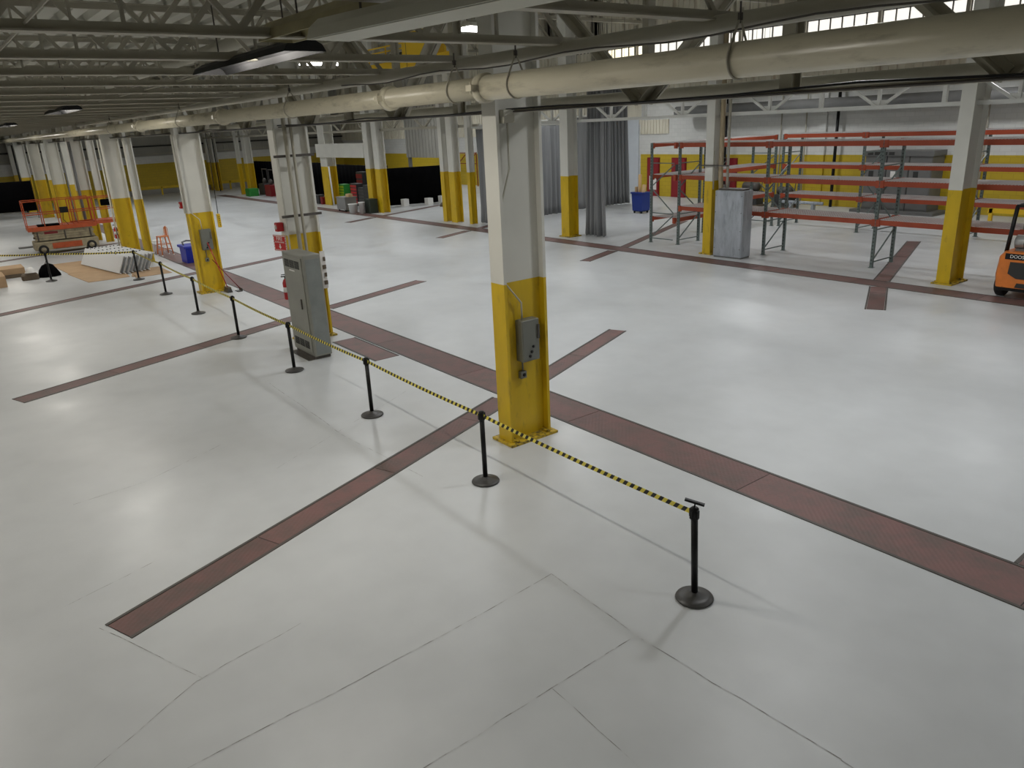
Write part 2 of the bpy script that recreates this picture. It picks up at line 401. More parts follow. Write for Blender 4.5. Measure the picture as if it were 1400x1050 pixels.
# walls
def clad(mb, axis, pos, a0, a1, z0, z1, pitch=.3, depth=.04, inward=1):
    n = int((a1 - a0) / pitch)
    for i in range(n):
        u = a0 + i * pitch
        if axis == 'y': mb.box(u, u + pitch * .45, pos - depth * (1 if inward > 0 else 0), pos + depth * (0 if inward > 0 else 1), z0, z1)
        else: mb.box(pos, pos + depth, u, u + pitch * .45, z0, z1)
wf = MB(); wf.box(X0, X1, Y1, Y1 + .3, 0, ZTOP)
wall_right = struct('wall_right', wf, 'block_white', 'far painted block wall with yellow lower band')
MB().box(-31.35, X1, Y1 - .03, Y1 + .01, 0, 2.27).build('yellow_band', 'block_yellow', wall_right)
MB().box(X0, -41.5, Y1 - .03, Y1 + .01, 0, 2.27).build('yellow_band', 'block_yellow', wall_right)
MB().box(-38.6, -34.2, Y1 - .03, Y1 + .01, 0, 2.27).build('yellow_band', 'block_yellow', wall_right)
c1 = MB(); c1.box(X0, -34, Y1 - .05, Y1, 3.45, ZTOP); clad(c1, 'y', Y1 - .05, X0, -34, 3.45, ZTOP)
c1.build('wall_cladding', 'clad_light', wall_right)
c2 = MB(); c2.box(-34, -31.35, Y1 - .02, Y1, 3.9, ZTOP); c2.box(-31.35, -29.3, Y1 - .05, Y1, 3.36, 4.1); clad(c2, 'y', Y1 - .05, -31.35, -29.3, 3.36, 4.1, .22)
c2.build('wall_cladding', 'clad_light', wall_right)
c3 = MB(); c3.box(-34, X1, Y1 - .05, Y1, 5.3, 6.9); clad(c3, 'y', Y1 - .05, -34, X1, 5.4, 6.9, .35); c3.build('wall_cladding', 'clad_light', wall_right)
c4 = MB(); c4.box(-44, X1, Y1 - .05, Y1, 8.2, ZTOP); clad(c4, 'y', Y1 - .05, -44, X1, 8.2, ZTOP, .35); c4.build('wall_cladding', 'clad_light', wall_right)
# wall pilasters and narrow joints
for x in (-25.8, -20.3, -14.0, -8.6): MB().box(x, x + .35, Y1 - .12, Y1, 2.27, 5.3).build('pilaster', 'block_white', wall_right)
for x in (-25.8, -20.3): MB().box(x, x + .35, Y1 - .12, Y1 - .02, 0, 2.27).build('pilaster', 'block_yellow', wall_right)
MB().box(X0, X1, Y1 - .16, Y1 - .05, 6.95, 7.15).build('window_sill', 'truss_paint', wall_right)
nw = 0
xw = -38.5
while xw < X1 - 3:
    nw += 1
    wd = 3.3
    o = struct('window_%d' % nw, MB().box(xw, xw + wd, Y1 - .02, Y1 - .01, 7.18, 8.1), 'window_glow', 'long glowing clerestory window strip high on far wall')
    f = MB()
    for k in range(7): f.box(xw + k * wd / 6 - .02, xw + k * wd / 6 + .02, Y1 - .08, Y1 - .02, 7.18, 8.1)
    f.box(xw, xw + wd, Y1 - .08, Y1 - .02, 7.95, 7.99); f.build('window_frame', 'edge_steel', o)
    MB().box(xw + wd, xw + wd + .14, Y1 - .2, Y1, 6.9, 9).build('mullion', 'truss_paint', o)
    xw += 3.44
# dark duct under the windows
# wall left (far end)
wl = MB(); wl.box(X0 - .3, X0, Y0, Y1, 0, ZTOP)
wall_left = struct('wall_left', wl, 'block_white', 'far end wall with yellow band and grey cladding')
MB().box(X0, X0 + .03, 12.2, Y1, 0, 2.47).build('yellow_band', 'block_yellow', wall_left)
MB().box(X0, X0 + .03, Y0, 12.2, 0, 2.2).build('yellow_band', 'block_yellow', wall_left)
cl = MB(); cl.box(X0, X0 + .05, Y0, Y1, 3.05, ZTOP); clad(cl, 'x', X0 + .05, Y0, Y1, 3.05, ZTOP, .5); cl.build('wall_cladding', 'clad_grey', wall_left)
g = MB(); g.box(X0, X0 + .25, Y0, Y1, 3.78, 3.9); g.build('girt', 'vent_dark', wall_left)
g = MB(); g.box(X0, X0 + .22, Y0, Y1, 3.2, 3.27); g.build('girt', 'truss_paint', wall_left)
struct('wall_back', MB().box(X1, X1 + .3, Y0, Y1, 0, ZTOP), 'clad_grey')
struct('wall_front', MB().box(X0, X1, Y0 - .3, Y0, 0, ZTOP), 'clad_grey')

# roof: low ribbed deck (y < 6.2), fascia, high roof
def deck(x0, x1, y0, y1, z, pitch=.62):
    m = MB(); x = x0
    prof = []
    while x < x1:
        prof += [(x, z), (x + pitch * .55, z), (x + pitch * .65, z + .09), (x + pitch * .9, z + .09)]; x += pitch
    for (a, za), (b, zb) in zip(prof, prof[1:]): m.add([(a, y0, za), (b, y0, zb), (b, y1, zb), (a, y1, za)], [(0, 1, 2, 3)])
    m.box(x0, x1, y0, y1, z + .2, z + .4)
    return m
# ribs run across the joists (along X)
m = MB(); y = Y0; pitch = .34; prof = []
while y < 6.3: prof += [(y, ZR1), (y + pitch * .5, ZR1), (y + pitch * .62, ZR1 + .085), (y + pitch * .88, ZR1 + .085)]; y += pitch
for (a, za), (b, zb) in zip(prof, prof[1:]): m.add([(X0, a, za), (X1, a, za), (X1, b, zb), (X0, b, zb)], [(0, 1, 2, 3)])
m.box(X0, X1, Y0, 6.35, ZR1 + .12, ZR1 + .3)
struct('ceiling', m, 'deck_paint', 'low corrugated steel roof deck over the near bay')
m = MB(); m.box(X0, X1, 6.3, 6.4, 5.95, ZTOP); m.box(X0, X1, 6.3, Y1, ZTOP, ZTOP + .2)
for i in range(28): m.box(X0, X1, 6.5 + i, 6.62 + i, ZTOP - .15, ZTOP)
struct('trim_1', m, 'deck_paint', 'high bay upstand wall and roof')
# high bay roof girders seen through the near girder
for i in range(9):
    x = -8.1 - 7.43 * i
    m = MB(); m.box(x - .12, x + .12, 6.4, Y1, 8.9, 9.05); m.box(x - .12, x + .12, 6.4, Y1, 10.4, 10.55)
    yy = 6.5
    while yy < 32: m.bar((x, yy, 9.0), (x, yy + 1.6, 10.45), .12, .12); m.bar((x, yy + 1.6, 10.45), (x, yy + 3.2, 9.0), .12, .12); yy += 3.2
    tag(m.build('roof_girder', 'truss_paint'), 'high roof girder spanning the tall bay above the far columns', 'girder', 'high roof girders over the tall bay')

# ---------------------------------------------------------------- columns
def hcol(x, y, wx, wy, ztop, label, group=None, plate=True, zl=ZL, web=.05, base=.09):
    t = thing('steel_column', label, 'column', (x, y, 0), 0, group)
    def sect(z0, z1):
        m = MB(); ft = .045
        m.box(-wx / 2, wx / 2, -wy / 2, -wy / 2 + ft, z0, z1); m.box(-wx / 2, wx / 2, wy / 2 - ft, wy / 2, z0, z1)
        m.box(-web / 2 - .02, web / 2 + .02, -wy / 2 + ft, wy / 2 - ft, z0, z1)
        return m
    sect(zl, ztop).build('upper_shaft', 'white_paint', t)
    sect(.02 if plate else 0, zl).build('lower_shaft', 'yellow_paint', t)
    if plate:
        b = MB(); b.box(-wx / 2 - .09, wx / 2 + .09, -wy / 2 - .06, wy / 2 + .06, 0, .035)
        for sx in (-1, 1):
            for sy in (-1, 1): b.lathe([(.025, 0), (.025, .03)], (sx * (wx / 2 + .045), sy * (wy / 2 - .08), .035), 6, False)
        for sy in (-1, 1): b.box(-wx / 2 - .02, wx / 2 + .02, sy * (wy / 2 - .06) - .05, sy * (wy / 2 - .06) + .05, .035, .06)
        b.build('base_plate', 'base_paint', t)
    return t
HT = 4.42
near = hcol(-8.04, 6.18, .29, .72, 5.85, 'nearest tall white and yellow steel column with grey switch box')
hcol(-15.68, 6.27, .30, .74, 5.85, 'white and yellow column behind the tall grey cabinet')
hcol(-22.97, 6.25, .30, .68, 5.85, 'white and yellow column with a broom leaning at its foot')
far1 = [(-32.2, 6.02, .32, .6), (-30.75, 6.32, .26, .26), (-40.1, 6.05, .3, .6), (-39.0, 6.5, .24, .3), (-48.0, 6.15, .3, .6), (-46.6, 6.6, .28, .4), (-56.1, 6.2, .35, .6), (-55.0, 6.7, .3, .4), (-62.4, 6.1, .35, .6), (-69.2, 6.3, .35, .6)]
lb = ['wide yellow and white column just right of the scissor lift', 'slim yellow and white post right beside the wide column at the white stack',
      'yellow and white column rising behind the scissor lift platform right part', 'slim white and yellow post beside column behind scissor lift right part',
      'yellow and white column behind the middle of the scissor lift', 'slimmer yellow and white column just right of the one behind the lift middle',
      'far yellow column behind the left part of the scissor lift', 'narrower far yellow column behind the left part of the lift',
      'far yellow column just right of the black screen', 'farthest yellow and white column above the black screen at left edge']
for (x, y, wx, wy), l in zip(far1, lb): hcol(x, y, wx, wy, 5.85, l, 'far columns of the near row', plate=False)
row2 = [(-8.36, 20.12, .32, .78, 'yellow and white column between pallet racks and the forklift', 1), (-15.72, 20.0, .30, .5, 'column left of the galvanized cabinet at the pallet racks', 1), (-22.45, 19.9, .44, .5, 'yellow and white column between the grey curtains', 1),
        (-29.15, 19.95, .22, .3, 'slim yellow post at the left edge of first grey curtain', 0), (-30.4, 19.9, .44, .4, 'right post of the yellow pair left of grey curtain', 0), (-31.1, 19.85, .3, .4, 'left post of the yellow pair left of grey curtain', 0),
        (-37.75, 20.0, .5, .45, 'right post of the yellow pair beside the white buckets', 0), (-38.75, 19.95, .5, .4, 'left post of the yellow pair beside the dark crate', 0),
        (-45.2, 20.4, .9, .6, 'broad yellow pier left of the tool chests', 0), (-60.0, 20.6, .7, .5, 'far yellow column right of the dark doorway', 0), (-60.7, 20.1, .25, .3, 'slim far yellow post by dark doorway', 0),
        (-67.7, 20.4, .8, .4, 'far yellow column in front of the end wall', 0), (-69.3, 20.4, .35, .3, 'slim far post in front of the end wall', 0)]
for x, y, wx, wy, l, p in row2: hcol(x, y, wx, wy, 9.0, l, 'columns of the far row' if not p else None, plate=bool(p))

# ---------------------------------------------------------------- near girder (y=6.2)
GY = 6.2
gd = thing('roof_girder', 'long cream steel truss girder spanning over the near column row', 'girder', (0, GY, 4.42))
for a, b in ((X0 + .1, -45), (-45, -30.4), (-30.4, -15.5), (-15.5, -8.04), (-8.04, X1 - .1)):
    m = MB(); m.box(a, b, -.10, .10, 0, .014); m.box(a, b, -.03, -.01, .014, .036); m.box(a, b, .01, .03, .014, .036); m.build('bottom_chord', 'truss_paint', gd)
    m = MB(); m.box(a, b, -.12, .12, 1.46, 1.48); m.box(a, b, -.03, .03, 1.38, 1.46); m.build('top_chord', 'truss_paint', gd)
nodes = [-2.33 + 3.48 * k for k in (2, 1, 0, -1)] + [-10.95 - 3.42 * k for k in range(17)]
def member(p, q, wd=.1, double=True, parent=gd, name='diagonal', mt='truss_paint'):
    m = MB(); p, q = Vector(p), Vector(q)
    if double:
        for s in (-1, 1): m.bar(p + Vector((0, s * (wd / 2 + .012), 0)), q + Vector((0, s * (wd / 2 + .012), 0)), wd * .9, .012); m.bar(p + Vector((0, s * .014, 0)), q + Vector((0, s * .014, 0)), .012, wd)
    else: m.bar(p, q, wd, wd)
    return m.build(name, mt, parent)
for x in nodes:
    if X0 < x < X1 - .3:
        member((x + .06, 0, .04), (x + 1.64, 0, 1.4), .13); member((x - .06, 0, .04), (x - 1.64, 0, 1.4), .13)
        m = MB(); m.box(x - .17, x + .17, -.008, .008, .02, .22); m.build('gusset', 'truss_paint', gd)
        m = MB(); m.box(x + .02, x + .1, -.05, .05, .1, 1.38); m.build('vertical', 'truss_paint', gd)
        xm = x + 1.71; m = MB(); m.box(xm - .06, xm + .06, -.07, -.055, .02, 1.38); m.box(xm - .06, xm + .06, .055, .07, .02, 1.38); m.box(xm - .01, xm + .01, -.055, .055, .02, 1.38); m.build('vertical', 'truss_paint', gd)
# conduit clipped along girder chord
m = MB()
m.tube([(X0 + 1, GY - .12, 4.432), (X1 - 1, GY - .12, 4.432)], .012, 6)
tag(m.build('conduit', 'edge_steel'), 'thin dark conduit running along the bottom of the near girder', 'conduit')
pts = []
for i in range(60):
    x = X1 - 1 - i * 1.2; pts.append((x, GY - .14, 4.48 - .04 * abs(math.sin(i * .9))))
tag(MB().tube(pts, .011, 5).build('cable', 'black_plastic'), 'sagging black cable along the near girder chord', 'cable')

# ---------------------------------------------------------------- roof joists of the low bay (along Y)
def joist_proto(y0, y1):
    t = thing('roof_joist', '', 'joist', (0, 0, 5.0))
    m = MB(); m.box(-.065, .065, y0, y1 - .5, 0, .012); m.box(-.02, -.008, y0, y1 - .5, .012, .075); m.box(.008, .02, y0, y1 - .5, .012, .075); m.build('bottom_chord', 'truss_paint', t)
    m = MB(); m.box(-.065, .065, y0, y1, ZR1 - 5.012, ZR1 - 5.0); m.box(-.02, .02, y0, y1, ZR1 - 5.08, ZR1 - 5.012); m.build('top_chord', 'truss_paint', t)
    H = ZR1 - 5.05; y = y1 - .75; k = 0
    while y > y0 + 1.2:
        m = MB(); m.bar((0, y, .05), (0, y - .8, H), .03, .045); m.build('web_bar', 'truss_paint', t)
        m = MB(); m.bar((0, y - .8, H), (0, y - 1.6, .05), .045, .05); m.build('web_bar', 'truss_paint', t)
        MB().bar((0, y - .8, .05), (0, y - .8, H), .03, .025).build('web_post', 'truss_paint', t)
        y -= 1.6; k += 1
    return t
jp = joist_proto(-6.5, 6.15)
ordn = ['nearest', 'second', 'third', 'fourth', 'fifth', 'sixth', 'seventh', 'eighth', 'ninth', 'tenth']
jx = [-4.30 - 1.86 * k for k in range(-3, 34)]
for k, x in enumerate(jx):
    o = jp if k == 0 else copy_tree(jp)
    o.location.x = x
    i = k - 3
    if 0 <= i < 10: o['label'] = '%s cream steel roof joist crossing the upper left of the view' % ordn[i]
    elif i < 0: o['label'] = 'cream steel roof joist right above the viewer'
    else: o['label'] = 'distant cream steel roof joist in the tight far bundle'
    o['group'] = 'parallel roof joists of the low bay'
# far end of joists beyond: diagonal bridging
for j, y in enumerate((.8, 3.2)):
    m = MB(); m.tube([(X0 + 1, y, 5.05), (X1 - 1, y, 5.05)], .012, 5)
    tag(m.build('bridging_rod', 'truss_paint'), ['thin bridging rod crossing the joists farther from girder', 'thin bridging rod crossing the joists nearer the girder'][j], 'rod')

# ---------------------------------------------------------------- far white truss (row 2)
ft = thing('white_truss', 'white painted steel truss above the far column row', 'girder', (0, 20.2, 4.2))
m = MB(); m.box(-28.6, X1 - .1, -.08, .08, 0, .1); m.build('bottom_chord', 'truss_white', ft)
m = MB(); m.box(-28.6, X1 - .1, -.08, .08, .72, .80); m.build('top_chord', 'truss_white', ft)
x = -10.72 + 3.25 * 4
while x > -28:
    member((x + .05, 0, .06), (x + 1.1, 0, .75), .07, False, ft, mt='truss_white'); member((x - .05, 0, .06), (x - 1.1, 0, .75), .07, False, ft, mt='truss_white')
    MB().box(x - .04, x + .04, -.04, .04, .1, .72).build('vertical', 'truss_white', ft)
    MB().box(x + 1.58, x + 1.68, -.05, .05, .1, .72).build('vertical', 'truss_white', ft)
    MB().box(x - .2, x + .2, -.01, .01, .02, .22).build('gusset', 'truss_white', ft)
    x -= 3.25
ft2 = thing('white_truss', 'far continuation of the row two truss above the tool chests', 'girder', (0, 20.2, 4.2))
MB().box(-69, -28.7, -.08, .08, 0, .12).build('bottom_chord', 'truss_paint', ft2); MB().box(-69, -28.7, -.08, .08, .9, 1.0).build('top_chord', 'truss_paint', ft2)
x = -30.3
while x > -68: member((x, 0, .06), (x - 1.5, 0, .95), .08, False, ft2); member((x - 1.5, 0, .95), (x - 3, 0, .06), .08, False, ft2); x -= 3.1

# ---------------------------------------------------------------- pipes
def pipe(name, label, y, z, r, x0, x1, mt='pipe_paint', n=20):
    t = thing(name, label, 'pipe', (0, y, z)); MB().tube([(x0, 0, 0), (x1, 0, 0)], r, n).build('pipe_body', mt, t); return t
bp_ = pipe('overhead_pipe', 'thick cream overhead pipe running across the whole top of the view', 5.0, 4.66, .125, -6.95, X1 - .2)
MB().tube([(X0 + .3, 0, 0), (-6.95, 0, 0)], .115, 20).build('pipe_body', 'pipe_paint', bp_)
def coupling(x, parent, r):
    m = MB(); m.tube([(x - .06, 0, 0), (x - .045, 0, 0), (x + .045, 0, 0), (x + .06, 0, 0)], [r, r + .028, r + .028, r], 20)
    m.box(x - .05, x + .05, -r - .09, -r, -.03, .03); m.tube([(x, -r - .06, -.06), (x, -r - .06, .06)], .012, 6)
    m.build('coupling', 'pipe_paint', parent)
for x in (-6.95, -9.0, -15.6, -22.3): coupling(x, bp_, .122)
def hanger(x, y, z, r, ztop):
    t = thing('pipe_hanger', '', 'hanger', (x, y, z))
    m = MB(); pts = [(0, (r + .006) * math.sin(a), -(r + .006) * math.cos(a)) for a in [i * R(220) / 16 - R(110) for i in range(17)]]
    pts = [(0, 0, r + .16)] + pts + [(0, 0, r + .16)]
    m.tube(pts, .009, 6); m.build('clevis_loop', 'truss_paint', t)
    MB().tube([(0, 0, r + .12), (0, 0, ztop - z)], .008, 6).build('rod', 'edge_steel', t)
    MB().tube([(0, 0, r + .14), (0, 0, r + .19)], .02, 6).build('nut', 'edge_steel', t)
    return t
hx = [(-3.75, 'ring hanger of the thick pipe right of the nearest column'), (-6.4, 'ring hanger of the thick pipe just right of its coupling'), (-7.5, 'ring hanger of the thick pipe just left of the nearest column'), (-12.2, 'ring hanger of the thick pipe above the tall grey cabinet'), (-18.5, 'small far ring hanger of the thick pipe'), (-26, 'tiny far ring hanger on the thick pipe at left')]
for x, l in hx: hanger(x, 5.0, 4.66, .125, 5.05)['label'] = l
p2 = pipe('upper_pipe', 'thinner cream pipe running above and behind the thick pipe', 5.4, 4.97, .07, -34, X1 - .2, 'pipe_smooth', 14)
pts = [(-11 + i * .45, 5.32, 4.93 - .05 * math.sin(i * .55) ** 2) for i in range(30)]
tag(MB().tube(pts, .008, 5).build('cable', 'edge_steel'), 'thin cable sagging along the upper pipe', 'cable')
pipe('rear_pipe', 'smooth grey pipe lying just behind the near girder chord', 6.66, 4.502, .074, -34, X1 - .2, 'pipe_smooth', 18)
pipe('wall_duct', 'dark grey duct running high along the far wall behind white truss', 32.4, 4.45, .26, -28, X1 - .2, 'switch_grey', 14)
pipe('gas_pipe', 'slim grey pipe high on far wall below the window strip', 32.6, 5.2, .05, -31, X1 - .2, 'pipe_smooth', 8)
pipe('high_pipe', 'long pipe high under the joists at left running away', 3.9, 5.5, .085, -60, -8.5, 'pipe_smooth', 10)
pipe('high_pipe', 'second pipe high under the joists at left nearer the viewer', 1.8, 5.55, .055, -60, -12, 'pipe_smooth', 10)

# ---------------------------------------------------------------- light fixtures
def trough(name, label, loc, rz, L_, W, H, mt, lit=False, group=None):
    t = thing(name, label, 'light fixture', loc, rz, group)
    m = MB(); th = .012
    prof = [(-W / 2, 0), (-W * .42, H * .55), (-W * .2, H), (W * .2, H), (W * .42, H * .55), (W / 2, 0), (W / 2 - th, 0), (W * .4 - th, H * .52), (W * .18, H - th), (-W * .18, H - th), (-W * .4 + th, H * .52), (-W / 2 + th, 0)]
    for i in range(len(prof)):
        (a, za), (b, zb) = prof[i], prof[(i + 1) % len(prof)]
        m.add([(-L_ / 2, a, za), (L_ / 2, a, za), (L_ / 2, b, zb), (-L_ / 2, b, zb)], [(0, 1, 2, 3)])
    for x in (-L_ / 2, L_ / 2): m.add([(x, a, z) for a, z in prof[:6]], [(0, 1, 2, 3, 4, 5)])
    m.build('housing', mt, t)
    if lit and L_ < 2.55: MB().box(-L_ / 2 + .01, L_ / 2 - .01, -W / 2 + .02, W / 2 - .02, -.004, .004).build('lens', 'fixture_paint', t)
    for s in ((-1,) if mt == 'fixture_dark' else (-1, 1)):
        ty = -.135 if mt == 'fixture_dark' else s * W * .16; tz = .052 if mt == 'fixture_dark' else H * .62
        MB().tube([(-L_ / 2 + .05, ty, tz), (L_ / 2 - .05, ty, tz)], .013, 8).build('tube_lamp', 'white_plastic', t)
    for x in (-L_ * .35, L_ * .35): MB().tube([(x, 0, H), (x, 0, H + max(.05, 5.9 - loc[2] - H))], .008, 5).build('hanger_rod', 'edge_steel', t)
    return t
trough('light_trough', 'large pale trough light fixture hanging at top centre', (-3.55, 2.42, 4.84), R(7), 2.5, .32, .12, 'fixture_paint', True)
trough('light_trough', 'olive brown trough fixture above the large pale one', (-4.9, 2.60, 4.99), R(2), 2.9, .3, .14, 'fixture_olive')
for i, (x, y) in enumerate(LOW_LIGHTS):
    sl = {0: 'nearest dark strip light hanging among the joists at upper left', 1: 'smaller distant dark strip light among the joists at far left', 2: 'tiny strip light at the left edge below the joists'}.get(i, 'strip light under the low roof, beyond the frame or too far to see')
    trough('strip_light', sl, (x, y, 4.945), 0, 2.6, .38, .1, 'fixture_dark', True, 'strip lights under the low roof')
def highbay(x, y, z, lab, grp):
    t = thing('high_bay_light', lab, 'light fixture', (x, y, z), 0, grp)
    m = MB(); m.box(-.32, .32, -.62, .62, .03, .09); m.box(-.1, .1, -.5, .5, .09, .15); m.build('housing', 'fixture_paint', t)
    m = MB(); m.box(-.29, .29, -.6, .6, 0, .03); m.build('diffuser', 'lamp_on', t)
    for s in (-.45, .45): MB().tube([(0, s, .15), (0, s, 10.9 - z)], .008, 5).build('hanger_rod', 'edge_steel', t)
for i, (x, y) in enumerate(HIGH_LIGHTS):
    highbay(x, y, 6.0, 'bright rectangular lamp glowing among the joists at upper left' if abs(x + 20.4) < .2 and y < 10 else 'white lamp right of the yellow hoist, above the pipes' if abs(x + 12.9) < .2 and y < 10 else 'flat rectangular high bay lamp over the middle aisle', 'high bay lamps over the middle aisle')
for x, y in BACK_LIGHTS: highbay(x, y, 6.2, 'flat rectangular high bay lamp over the rack area', 'high bay lamps over the far side')

# ---------------------------------------------------------------- stanchions and belts
SP = [(-3.88, 4.90), (-7.22, 4.88), (-10.38, 4.92), (-13.6, 4.94), (-16.94, 4.99), (-20.25, 5.05), (-23.69, 5.11), (-27.05, 5.10), (-29.33, 2.87), (-30.9, 1.35)]
SL = ['nearest black stanchion post, end of the belt line', 'second black stanchion, in front of the nearest column', 'third black stanchion from the front, between cabinet and nearest column', 'black stanchion directly in front of the tall grey cabinet',
      'black stanchion standing on the crossing trench cover', 'black stanchion in front of the column with the broom', 'black stanchion between the white stack and broom column', 'black stanchion at the corner in front of the white panel stack', 'black stanchion beside the black bag', 'black stanchion at the left edge of the picture']
def stanchion(i):
    x, y = SP[i]
    t = thing('stanchion', SL[i], 'stanchion', (x, y, 0), 0, 'black belt stanchions')
    MB().lathe([(.168, 0), (.178, .012), (.172, .024), (.12, .036), (.05, .058), (.034, .075)], n=32).build('base', 'black_base', t)
    lean = .03 if i == 0 else 0.0
    tx, ty = -lean * .6, -lean * .8
    MB().tube([(0, 0, .06), (tx * .9, ty * .9, .86)], .031, 16).build('pole', 'black_plastic', t)
    m = MB(); m.tube([(tx * .88, ty * .88, .84), (tx, ty, .955), (tx, ty, .965)], [.036, .036, .022], 16)
    d = (1, 0, 0)
    for a in range(4):
        c, s = math.cos(a * math.pi / 2), math.sin(a * math.pi / 2)
        m.box(tx + c * .034 - .014, tx + c * .034 + .014, ty + s * .034 - .014, ty + s * .034 + .014, .86, .94)
    m.build('belt_head', 'black_plastic', t)
    if i == 0:
        m = MB(); m.tube([(tx, ty, .96), (tx + .005, ty, 1.0)], .008, 6); m.bar((tx - .075, ty - .045, 1.03), (tx + .075, ty + .045, .995), .03, .022)
        m.build('sign_holder', 'black_plastic', t)
    return t, (x + tx, y + ty)
heads = [stanchion(i)[1] for i in range(len(SP))]
BL = ['striped belt nearest the viewer, between nearest and second posts', 'striped belt from second to third stanchion', 'striped belt from third stanchion to the one at grey cabinet', 'striped belt passing in front of the grey cabinet to the left',
      'striped belt left of the cabinet, between trench post and broom post', 'striped belt crossing in front of the broom column', 'striped belt between the broom column and white stack', 'striped belt running left past the front of the white stack and lift', 'striped belt at the far left, above the cardboard boxes']
for i in range(len(SP) - 1):
    (x0, y0), (x1, y1) = heads[i], heads[i + 1]
    d = Vector((x1 - x0, y1 - y0, 0)); Ln = d.length; d.normalize()
    p = Vector((x0, y0, 0)) + d * .045; q = Vector((x1, y1, 0)) - d * .045
    n = 12; vs = []; 
    z0 = .905
    for k in range(n + 1):
        tt = k / n; c = p.lerp(q, tt); sag = -.02 * 4 * tt * (1 - tt); a = Vector((-d.y, d.x, 0)) * .0015
        zt, zb = z0 + .025 + sag, z0 - .025 + sag
        vs += [c + a + Vector((0, 0, zb)), c + a + Vector((0, 0, zt)), c - a + Vector((0, 0, zt)), c - a + Vector((0, 0, zb))]
    fs = []
    for k in range(n):
        for j in range(4): fs.append((k * 4 + j, k * 4 + (j + 1) % 4, k * 4 + 4 + (j + 1) % 4, k * 4 + 4 + j))
    fs += [(3, 2, 1, 0), (n * 4, n * 4 + 1, n * 4 + 2, n * 4 + 3)]
    m = MB().add([tuple(v) for v in vs], fs); o = m.build('barrier_belt', 'belt')
    me = o.data; uvl = me.uv_layers.new(name='UVMap')
    for lp in me.loops:
        v = me.vertices[lp.vertex_index].co; u = (Vector((v.x, v.y, 0)) - p).dot(d) / .092; uvl.data[lp.index].uv = (u, (v.z - z0) / .13)
    tag(o, BL[i], 'barrier belt', 'yellow and black striped barrier belts')

# ---------------------------------------------------------------- tall grey electrical cabinet by second column
t = thing('electrical_cabinet', 'tall grey electrical cabinet standing in front of the second column', 'cabinet', (-14.44, 5.69, 0))
MB().bbox(-.55, .5, -.16, .20, .07, 2.08, .012).build('body', 'grey_cabinet', t)
d = MB(); d.box(-.5, .42, -.178, -.16, .12, 2.02); dr = d.build('door', 'grey_cabinet', t)
h = MB(); h.box(.2, .235, -.2, -.178, 1.0, 1.2); h.build('handle', 'edge_steel', dr)
MB().box(-.2, .06, -.183, -.178, 1.73, 1.755).build('name_strip', 'sign_white', dr)
for z in (1.8, .2):
    for k in range(3):
        v = MB()
        for j in range(6): v.box(-.4 + k * .25, -.19 + k * .25, -.186, -.178, z + j * .026, z + j * .026 + .016)
        v.build('vent', 'vent_dark', dr)
MB().box(-.5, .45, -.14, .18, 0, .07).build('plinth', 'edge_steel', t)
MB().box(.5, .504, -.12, .17, .1, 2.0).build('side_panel', 'grey_side', t)
tag(MB().box(-14.98, -14.0, 5.40, 5.55, .0, .008).build('floor_plate', 'edge_steel'), 'brown steel plate on the floor before the grey cabinet', 'plate')
# conduits rising from the cabinet
def conduit(pts, r, label, mt='pipe_smooth', name='conduit', n=8):
    return tag(MB().tube(pts, r, n).build(name, mt), label, 'conduit')
conduit([(-15.25, 6.04, 0), (-15.25, 6.04, 5.0)], .045, 'thick grey conduit rising behind the tall cabinet', 'truss_paint')
conduit([(-15.25, 6.17, 0), (-15.25, 6.17, 5.0)], .033, 'thinner grey conduit beside the thick one behind the cabinet', 'truss_paint')
conduit([(-15.49, 5.91, 1.2), (-15.49, 5.92, 5.0)], .018, 'slim conduit on the front flange of the cabinet column', 'white_paint')
for z, l in ((2.67, 'lower'), (3.85, 'upper')):
    m = MB(); m.box(-15.36, -15.31, 5.78, 6.5, z, z + .05); m.box(-15.53, -15.36, 5.92, 5.96, z, z + .03); m.box(-15.53, -15.36, 6.60, 6.63, z, z + .03); m.box(-15.36, -15.31, 6.5, 6.63, z, z + .05)
    tag(m.build('strut_channel', 'edge_steel'), '%s steel strut channel clamping conduits on the cabinet column' % l, 'bracket')
# brown / white item hung on the column side
t = thing('tag_board', 'narrow white board with brown tags hanging on the cabinet column', 'board', (-15.505, 6.55, 1.07))
t.scale = (1, 1, .85)
MB().box(-.02, .0, .0, .11, .0, .95).build('board', 'sign_white', t)
for k in range(4): MB().box(0, .03, .03 + .03 * (k % 2), .10, .1 + .2 * k, .2 + .2 * k).build('tag', 'pallet_brown', t)
# ---------------------------------------------------------------- fire extinguisher sign
def text(s, size, loc, rot, mt, parent, name='lettering', ext=.002):
    c = bpy.data.curves.new(name, 'FONT'); c.body = s; c.size = size; c.align_x = 'CENTER'; c.align_y = 'CENTER'; c.extrude = ext
    o = bpy.data.objects.new(name, c); me = bpy.data.meshes.new_from_object(o); bpy.data.objects.remove(o); me.materials.clear(); me.materials.append(MT[mt]); o = bpy.data.objects.new(name, me); COL.objects.link(o); o.location = loc; o.rotation_euler = rot; o.parent = parent; return o
t = thing('fire_sign', 'red and white striped fire extinguisher sign with an arrow', 'sign', (-15.82, 5.84, 2.12), R(14))
t.scale = (.92, 1, .9)
MB().box(-.24, .24, -.008, .008, -.19, .19).build('sign_board', 'sign_white', t)
m = MB()
for k in range(8):
    x = -.235 + k * .06
    for z in (-.185, .165): m.add([(x, -.0095, z), (x + .03, -.0095, z), (x + .045, -.0095, z + .022), (x + .015, -.0095, z + .022)], [(0, 1, 2, 3)])
